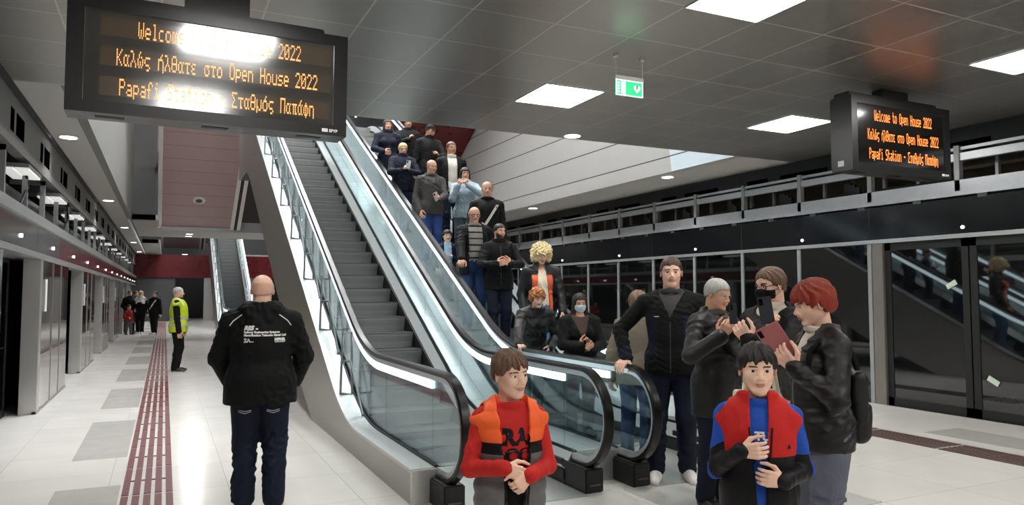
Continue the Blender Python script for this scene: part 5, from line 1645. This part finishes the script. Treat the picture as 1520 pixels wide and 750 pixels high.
# backpack on her back
t = empty('backpack', p.root.location[:], p.rz)
S = Sculpt(); S.bx((0, .170, 1.00), (.12, .05, .19), rd=.048); S.bx((0, .215, .93), (.085, .02, .085), rd=.02, k=.03); S.ops.append(('n', 'fn', folds(.008, 60, 8), 0))
np_mesh('pack_body', S.mesh((-.2, .08, .76), (.2, .36, 1.28), .007), C_PUFF, t)
for sg in (-1, 1):
    mb = MB(); mb.tube([(sg * .085, .16, 1.20), (sg * .105, .10, 1.35), (sg * .12, .0, 1.385), (sg * .125, -.11, 1.30), (sg * .14, -.13, 1.15), (sg * .16, -.03, .98), (sg * .12, .14, .92)], .016, 6); mb.build('shoulder_strap', C_BLACK, t, True)
tag(t, 'black backpack on the back of the red-haired woman', 'backpack')

gx, gy = ground(944, 7.1)
p = Person((gx, gy, 0), 160, 1.62, .006, sex='f', girth=1.15, head=.138, lean=6)
p.tag('person in beige coat seen from behind, half hidden by the tall man')
p.body(SKIN['mid'], detail=False); p.hair('bob', H_LB)
p.top('coat', cloth('beige_coat', rgb(126, 116, 100)), t=.03, hem=.45, collar=.03, fold=.008); p.trousers(C_JEAN); p.shoes(SHOEB)

# ================================================================== the crowd on the right escalator
def rider(px, py, X0, h0, face=0, **kw):
    pos, h = on_step(px, py, X0, h0)
    hs = kw.pop('hs', 1.0)
    return Person(pos, face, float(np.clip(h, .95, 1.95)) * hs, kw.pop('vox', .007), fl=dict(a=(.05, .0, .046)), fr=dict(a=(-.05, -.0, .046)), **kw)
def rail_hand(py_): return (3.60, py_, nose(py_) + ZR + .045)

# woman with mask, at the foot of the escalator
p = Person((4.22, 7.08, .02), 14, 1.575, .0055, sex='f', girth=1.05, hpitch=6, R=dict(w=(-.03, -.16, .64), d=(.5, -.4, .5), n=(.5, .6, .5), hint=(-.8, .2, -1), curl=(45, 50, 30)), L=dict(w=(.05, -.16, .61), d=(-.5, -.5, .4), n=(-.5, .6, .5), hint=(.8, .2, -1), curl=(45, 50, 30)))
p.tag('woman with long dark hair and white face mask in black coat behind the glass')
p.body(SKIN['mid'], H_DK); p.eyes(); p.hair('long', H_DK); p.mask(cloth('pale_blue_mask', rgb(196, 212, 224), var=.04))
p.top('coat', C_BLACK, t=.03, hem=.44, collar=.03, fold=.008, vopen=lambda z: np.where(z > .5, (z - .5) * .12, 0), seed=61); p.top('shirt', mat('brown_knit', rgb(74, 58, 50), .8), t=.01, arms=False); p.trousers(C_JEAND); p.shoes(SHOEB)
a = p.arms['L']
phone(p.world(a['w'] + a['d'] * .09 + a['n'] * .03), p.worldR() @ V3(-.3, -.4, 1), p.worldR() @ V3(0, 1, .5), 'brown phone in the hands of the woman in white mask', .074, .15, mat('brown_case', rgb(120, 90, 76), .5))
# red curls, leaning on the rail
p = rider(788, 443, 3.98, 1.44, 20, sex='f', hs=1.10, lean=22, girth=1.15, head=.138, hpitch=-8, vox=.0055, R=dict(ww=rail_hand(7.35), d=(-.1, -.9, -.2), n=(0, .1, -1), hint=(-1, .5, -.2), curl=(25, 35, 25)), L=dict(w=(.08, -.16, .60), hint=(.8, .3, -1)))
p.tag('woman with short copper curls in black padded coat, hand on the handrail')
p.body(SKIN['fair'], H_COP); p.eyes(look=(0, 8)); p.hair('curls', H_COP)
p.top('coat', C_PUFF, t=.034, hem=.44, collar=.045, puff=(.07, .010), fold=.005); p.trousers(C_NAVY); p.shoes(SHOEB)
# curly blond woman
p = rider(803, 357, 4.5, 1.73, 8, sex='f', hs=.955, girth=1.0, hpitch=16, vox=.0055, R=dict(w=(-.13, -.05, .50)), L=dict(w=(.15, -.09, .50)))
p.tag('woman with big curly blond hair in black bomber jacket with orange lining')
p.body(SKIN['fair'], H_LB); p.eyes(look=(0, 10)); p.hair('curly', H_BL)
def bomb(fc, s):
    q = (fc - s.piv) @ s.Rm; x = np.abs(q[:, 0]) / s.h; z = q[:, 2] / s.h
    return ((x < .078) & (x > .03) & (q[:, 1] < -.02) & (z < .26)).astype(int)
C_ORL = mat('orange_lining', rgb(216, 92, 50), .6)
jk = p.top('bomber_jacket', [C_PUFF, C_ORL], t=.034, hem=.46, collar=.04, vopen=lambda z: .042 + .012 * np.cos(z * 3), fold=.008, matfn=bomb, seed=71)
p.top('jumper', cloth('cream_knit', rgb(232, 222, 200), var=.05), t=.012, hem=.53, arms=False, fold=.004, vopen=lambda z: np.where(z > .86, (z - .86) * .25, 0)); p.trousers(cloth('light_jean', rgb(84, 112, 150), var=.2), t=.012); p.shoes(SHOEW)
# bearded man
p = rider(741, 333, 4.2, 1.74, 10, girth=1.08, hyaw=22, hpitch=2, vox=.0058, R=dict(w=(-.05, -.18, .655), d=(.7, -.5, .25), n=(.2, .9, .2), hint=(-1, .3, -.7), curl=(25, 30, 20)), L=dict(w=(.06, -.19, .655), d=(-.75, -.35, .40), n=(-.2, .9, .2), hint=(1, .3, -.7), curl=((0, 5, 5), (40, 50, 30), (45, 50, 30), (50, 50, 30))))
p.tag('bearded dark-haired man in black jacket gesturing with both hands')
p.body(SKIN['mid'], H_DK, beard=hairm('beard_black', rgb(58, 44, 38))); p.eyes(look=(10, 6)); p.hair('crop', H_DK)
jk = p.top('jacket', C_BLACK, t=.026, hem=.455, collar=.035, fold=.008, seed=81); line_on(p, jk, 'zip', [(0, 1.38), (0, .84)], MATS['zip_grey'], .004); p.trousers(C_NAVY, t=.014); p.shoes(SHOEB)
# striped jumper
C_STR1, C_STR2 = cloth('grey_knit', rgb(146, 142, 138)), cloth('dark_stripe', rgb(40, 38, 40))
p = rider(704, 308, 3.97, 1.76, 12, girth=1.1, vox=.0062, hpitch=8, R=dict(ww=rail_hand(9.12), d=(-.2, -.8, -.5), n=(0, .1, -1), hint=(-1, .4, -.3), curl=(25, 35, 25)), L=dict(w=(.13, .03, .48)))
p.tag('balding man with glasses in grey striped jumper and open black jacket')
p.body(SKIN['mid'], H_GR); p.eyes(); p.hair('bald', H_GR); p.glasses(C_BLACK)
p.top('jacket', C_BLACK, t=.034, hem=.44, collar=.04, vopen=lambda z: .058 + .0 * z, fold=.007, seed=91)
p.top('jumper', [C_STR1, C_STR2], t=.014, hem=.53, arms=False, collar=.02, matfn=lambda fc, s: (((fc[:, 2] / .092) % 1) < .26).astype(int)); p.trousers(C_JEAN, t=.014); p.shoes(SHOEB)
# bald man with strap
p = rider(723, 270, 4.6, 1.78, 6, girth=1.2, vox=.0066, hpitch=4, R=dict(w=(-.10, -.16, .60)), L=dict(w=(.14, -.05, .48)))
p.tag('bald man in black jumper with a pale strap across the chest')
p.body(SKIN['mid'], H_GR); p.eyes(); p.hair('bald', hairm('cropped', rgb(120, 110, 104)))
jk = p.top('jumper', C_BLACK, t=.02, hem=.46, collar=.02, fold=.006, seed=95); p.trousers(C_NAVY); p.shoes(SHOEB)
hh_ = p.h
decal(p, jk, 'strap', ([(x0 * hh_ , z0 * hh_, 0) for x0, z0 in [(.085 - .19 * i / 12 + w_, .80 - .30 * i / 12) for i in range(13) for w_ in (-.013, .013)]], [(2 * i, 2 * i + 1, 2 * i + 3, 2 * i + 2) for i in range(12)]), 0, 0, C_WHITE, off=.006)
# child
p = rider(664, 342, 3.86, 1.12, 8, head=.175, vox=.006, L=dict(w=(.03, -.14, .62)))
p.tag('small child peering over the handrail in blue and white jacket')
p.body(SKIN['boy'], H_DK); p.eyes(); p.hair('boy', H_DK)
p.top('jacket', [C_NAVY, cloth('ice_blue', rgb(170, 200, 226))], t=.02, hem=.45, collar=.04, matfn=lambda fc, s: ((np.abs(fc[:, 0]) < .055) & (fc[:, 1] < 0)).astype(int)); p.trousers(C_NAVY); p.shoes(SHOEB)
# grey jacket
p = rider(640, 238, 4.05, 1.70, 20, vox=.0072, girth=1.1, hpitch=8, hyaw=10, L=dict(w=(.02, -.19, .60), d=(-.5, -.5, .4), hint=(.9, .3, -.8), curl=(40, 45, 30)), R=dict(w=(-.13, -.06, .50)))
p.tag('balding man in grey zip jacket and blue jeans holding something white')
p.body(SKIN['mid'], H_GR); p.eyes(); p.hair('bald', H_DK)
C_GJ = cloth('slate_jacket', rgb(72, 70, 68))
jk = p.top('jacket', C_GJ, t=.026, hem=.47, collar=.045, vopen=lambda z: np.where(z > .8, (z - .8) * .18, 0), fold=.007, seed=99); line_on(p, jk, 'zip', [(0, 1.34), (0, .84)], MATS['zip_grey'], .005); p.top('shirt', C_GREY, t=.01, arms=False, collar=.02); p.trousers(mat('cloth_bright_jean', rgb(40, 66, 128), .75, var=.2), t=.014); p.shoes(SHOEB)
a = p.arms['L']
phone(p.world(a['w'] + a['d'] * .10 + a['n'] * .03), p.worldR() @ V3(-.4, -.3, .7), p.worldR() @ V3(0, 1, .3), 'white phone in the hand of the man in grey zip jacket', .075, .15, M_WHITEPL)
# denim jacket
p = rider(690, 250, 4.5, 1.70, -6, sex='f', vox=.0072, hyaw=16, R=dict(w=(-.055, -.13, .795), d=(.5, -.35, .8), n=(.3, .9, 0), hint=(-.5, .3, -1), curl=(45, 50, 30)), L=dict(w=(.05, -.13, .80), d=(-.5, -.35, .8), n=(-.3, .9, 0), hint=(1, .2, -.6), curl=(45, 50, 30)))
p.tag('dark-haired woman in pale denim jacket raising both hands to her face')
p.body(SKIN['mid'], H_DK); p.eyes(); p.hair('long', H_DK)
p.top('jacket', cloth('pale_denim', rgb(156, 174, 186), var=.2), t=.026, hem=.48, collar=.05, fold=.007); p.trousers(cloth('washed_jean', rgb(84, 92, 104)), t=.012); p.shoes(SHOEW)
# man in dark jacket with white shirt
p = rider(670, 211, 4.62, 1.76, 12, vox=.0076, girth=1.1, hyaw=12, L=dict(w=(.10, -.12, .56)))
p.tag('dark-haired man in open black jacket over white shirt, behind the denim jacket')
p.body(SKIN['tan'], H_DK); p.hair('crop', H_BR)
p.top('jacket', C_BLACK, t=.03, hem=.46, collar=.04, vopen=lambda z: .045 + 0 * z, fold=.006); p.top('shirt', C_WHITE, t=.012, arms=False, hem=.5, collar=.03); p.trousers(C_NAVY); p.shoes(SHOEB)
# blond with glasses and phone
p = rider(598, 213, 3.92, 1.62, 12, vox=.0076, girth=1.15, hpitch=10, R=dict(w=(-.03, -.17, .665), d=(.35, -.4, .8), hint=(-1, .2, -.7), curl=(45, 50, 30)), L=dict(w=(.04, -.17, .66), d=(-.35, -.4, .8), hint=(1, .2, -.7), curl=(45, 50, 30)))
p.tag('person with short blond hair and glasses in navy jacket holding a white phone')
p.body(SKIN['fair'], H_BL); p.hair('short', hairm('sandy', rgb(206, 170, 116))); p.glasses(C_BLACK)
p.top('jacket', C_NAVY, t=.03, hem=.46, collar=.045, fold=.006); p.trousers(C_NAVY); p.shoes(SHOEB)
a = p.arms['R']
phone(p.world(a['w'] + a['d'] * .12 + V3(.03, -.03, 0)), p.worldR() @ V3(.1, -.2, 1), p.worldR() @ V3(0, 1, .2), 'white phone held by the blond person in glasses', .08, .15, M_WHITEPL)
# cap
p = rider(637, 186, 4.55, 1.74, 24, vox=.0078, girth=1.15, hyaw=20, hpitch=14, L=dict(w=(.03, -.18, .63), d=(-.5, -.4, .6), hint=(1, .2, -.7), curl=(45, 50, 30)))
p.tag('man in black peaked cap and black jacket high on the escalator')
p.body(SKIN['tan'], H_DK); p.hair('crop', H_DK)
S = Sculpt(); u = p.hh
S.el(p.hp((0, .05, .16)), np.array([.375, .47, .40]) * u, p.HR); S.fn(lambda P: ((.20 - p.local_head(P)[..., 2]) * u).astype(F32), .02, 'i'); S.el(p.hp((0, -.45, .20)), np.array([.27, .30, .035]) * u, p.HR, .03 * u)
np_mesh('cap', S.mesh(p.HC - .9 * u, p.HC + .8 * u, .006), C_BLACK, p.root)
p.top('jacket', C_BLACK, t=.03, hem=.46, collar=.045, fold=.006); p.trousers(C_NAVY); p.shoes(SHOEB)
# long-haired woman at the top left
p = rider(576, 178, 3.84, 1.70, 6, vox=.0078, sex='f', hpitch=4, R=dict(w=(-.06, -.16, .60), hint=(-1, .2, -.8)))
p.tag('woman with long brown hair in navy coat, leftmost at the top of the crowd')
p.body(SKIN['mid'], H_DK); p.hair('long', hairm('dark_brown', rgb(66, 48, 38)))
p.top('coat', C_NAVY, t=.03, hem=.42, collar=.04, fold=.006); p.trousers(C_NAVY); p.shoes(SHOEB)
p = rider(606, 176, 4.4, 1.66, 10, vox=.009, girth=1.1, R=dict(w=(-.02, -.18, .70), d=(.3, -.4, .8), hint=(-1, .2, -.7), curl=(45, 50, 30)))
p.tag('person in black at the very top of the crowd beneath the ceiling edge')
p.body(SKIN['tan'], H_DK); p.hair('short', H_DK)
p.top('jacket', C_BLACK, t=.03, hem=.46, collar=.04, fold=.006); p.trousers(C_NAVY); p.shoes(SHOEB)
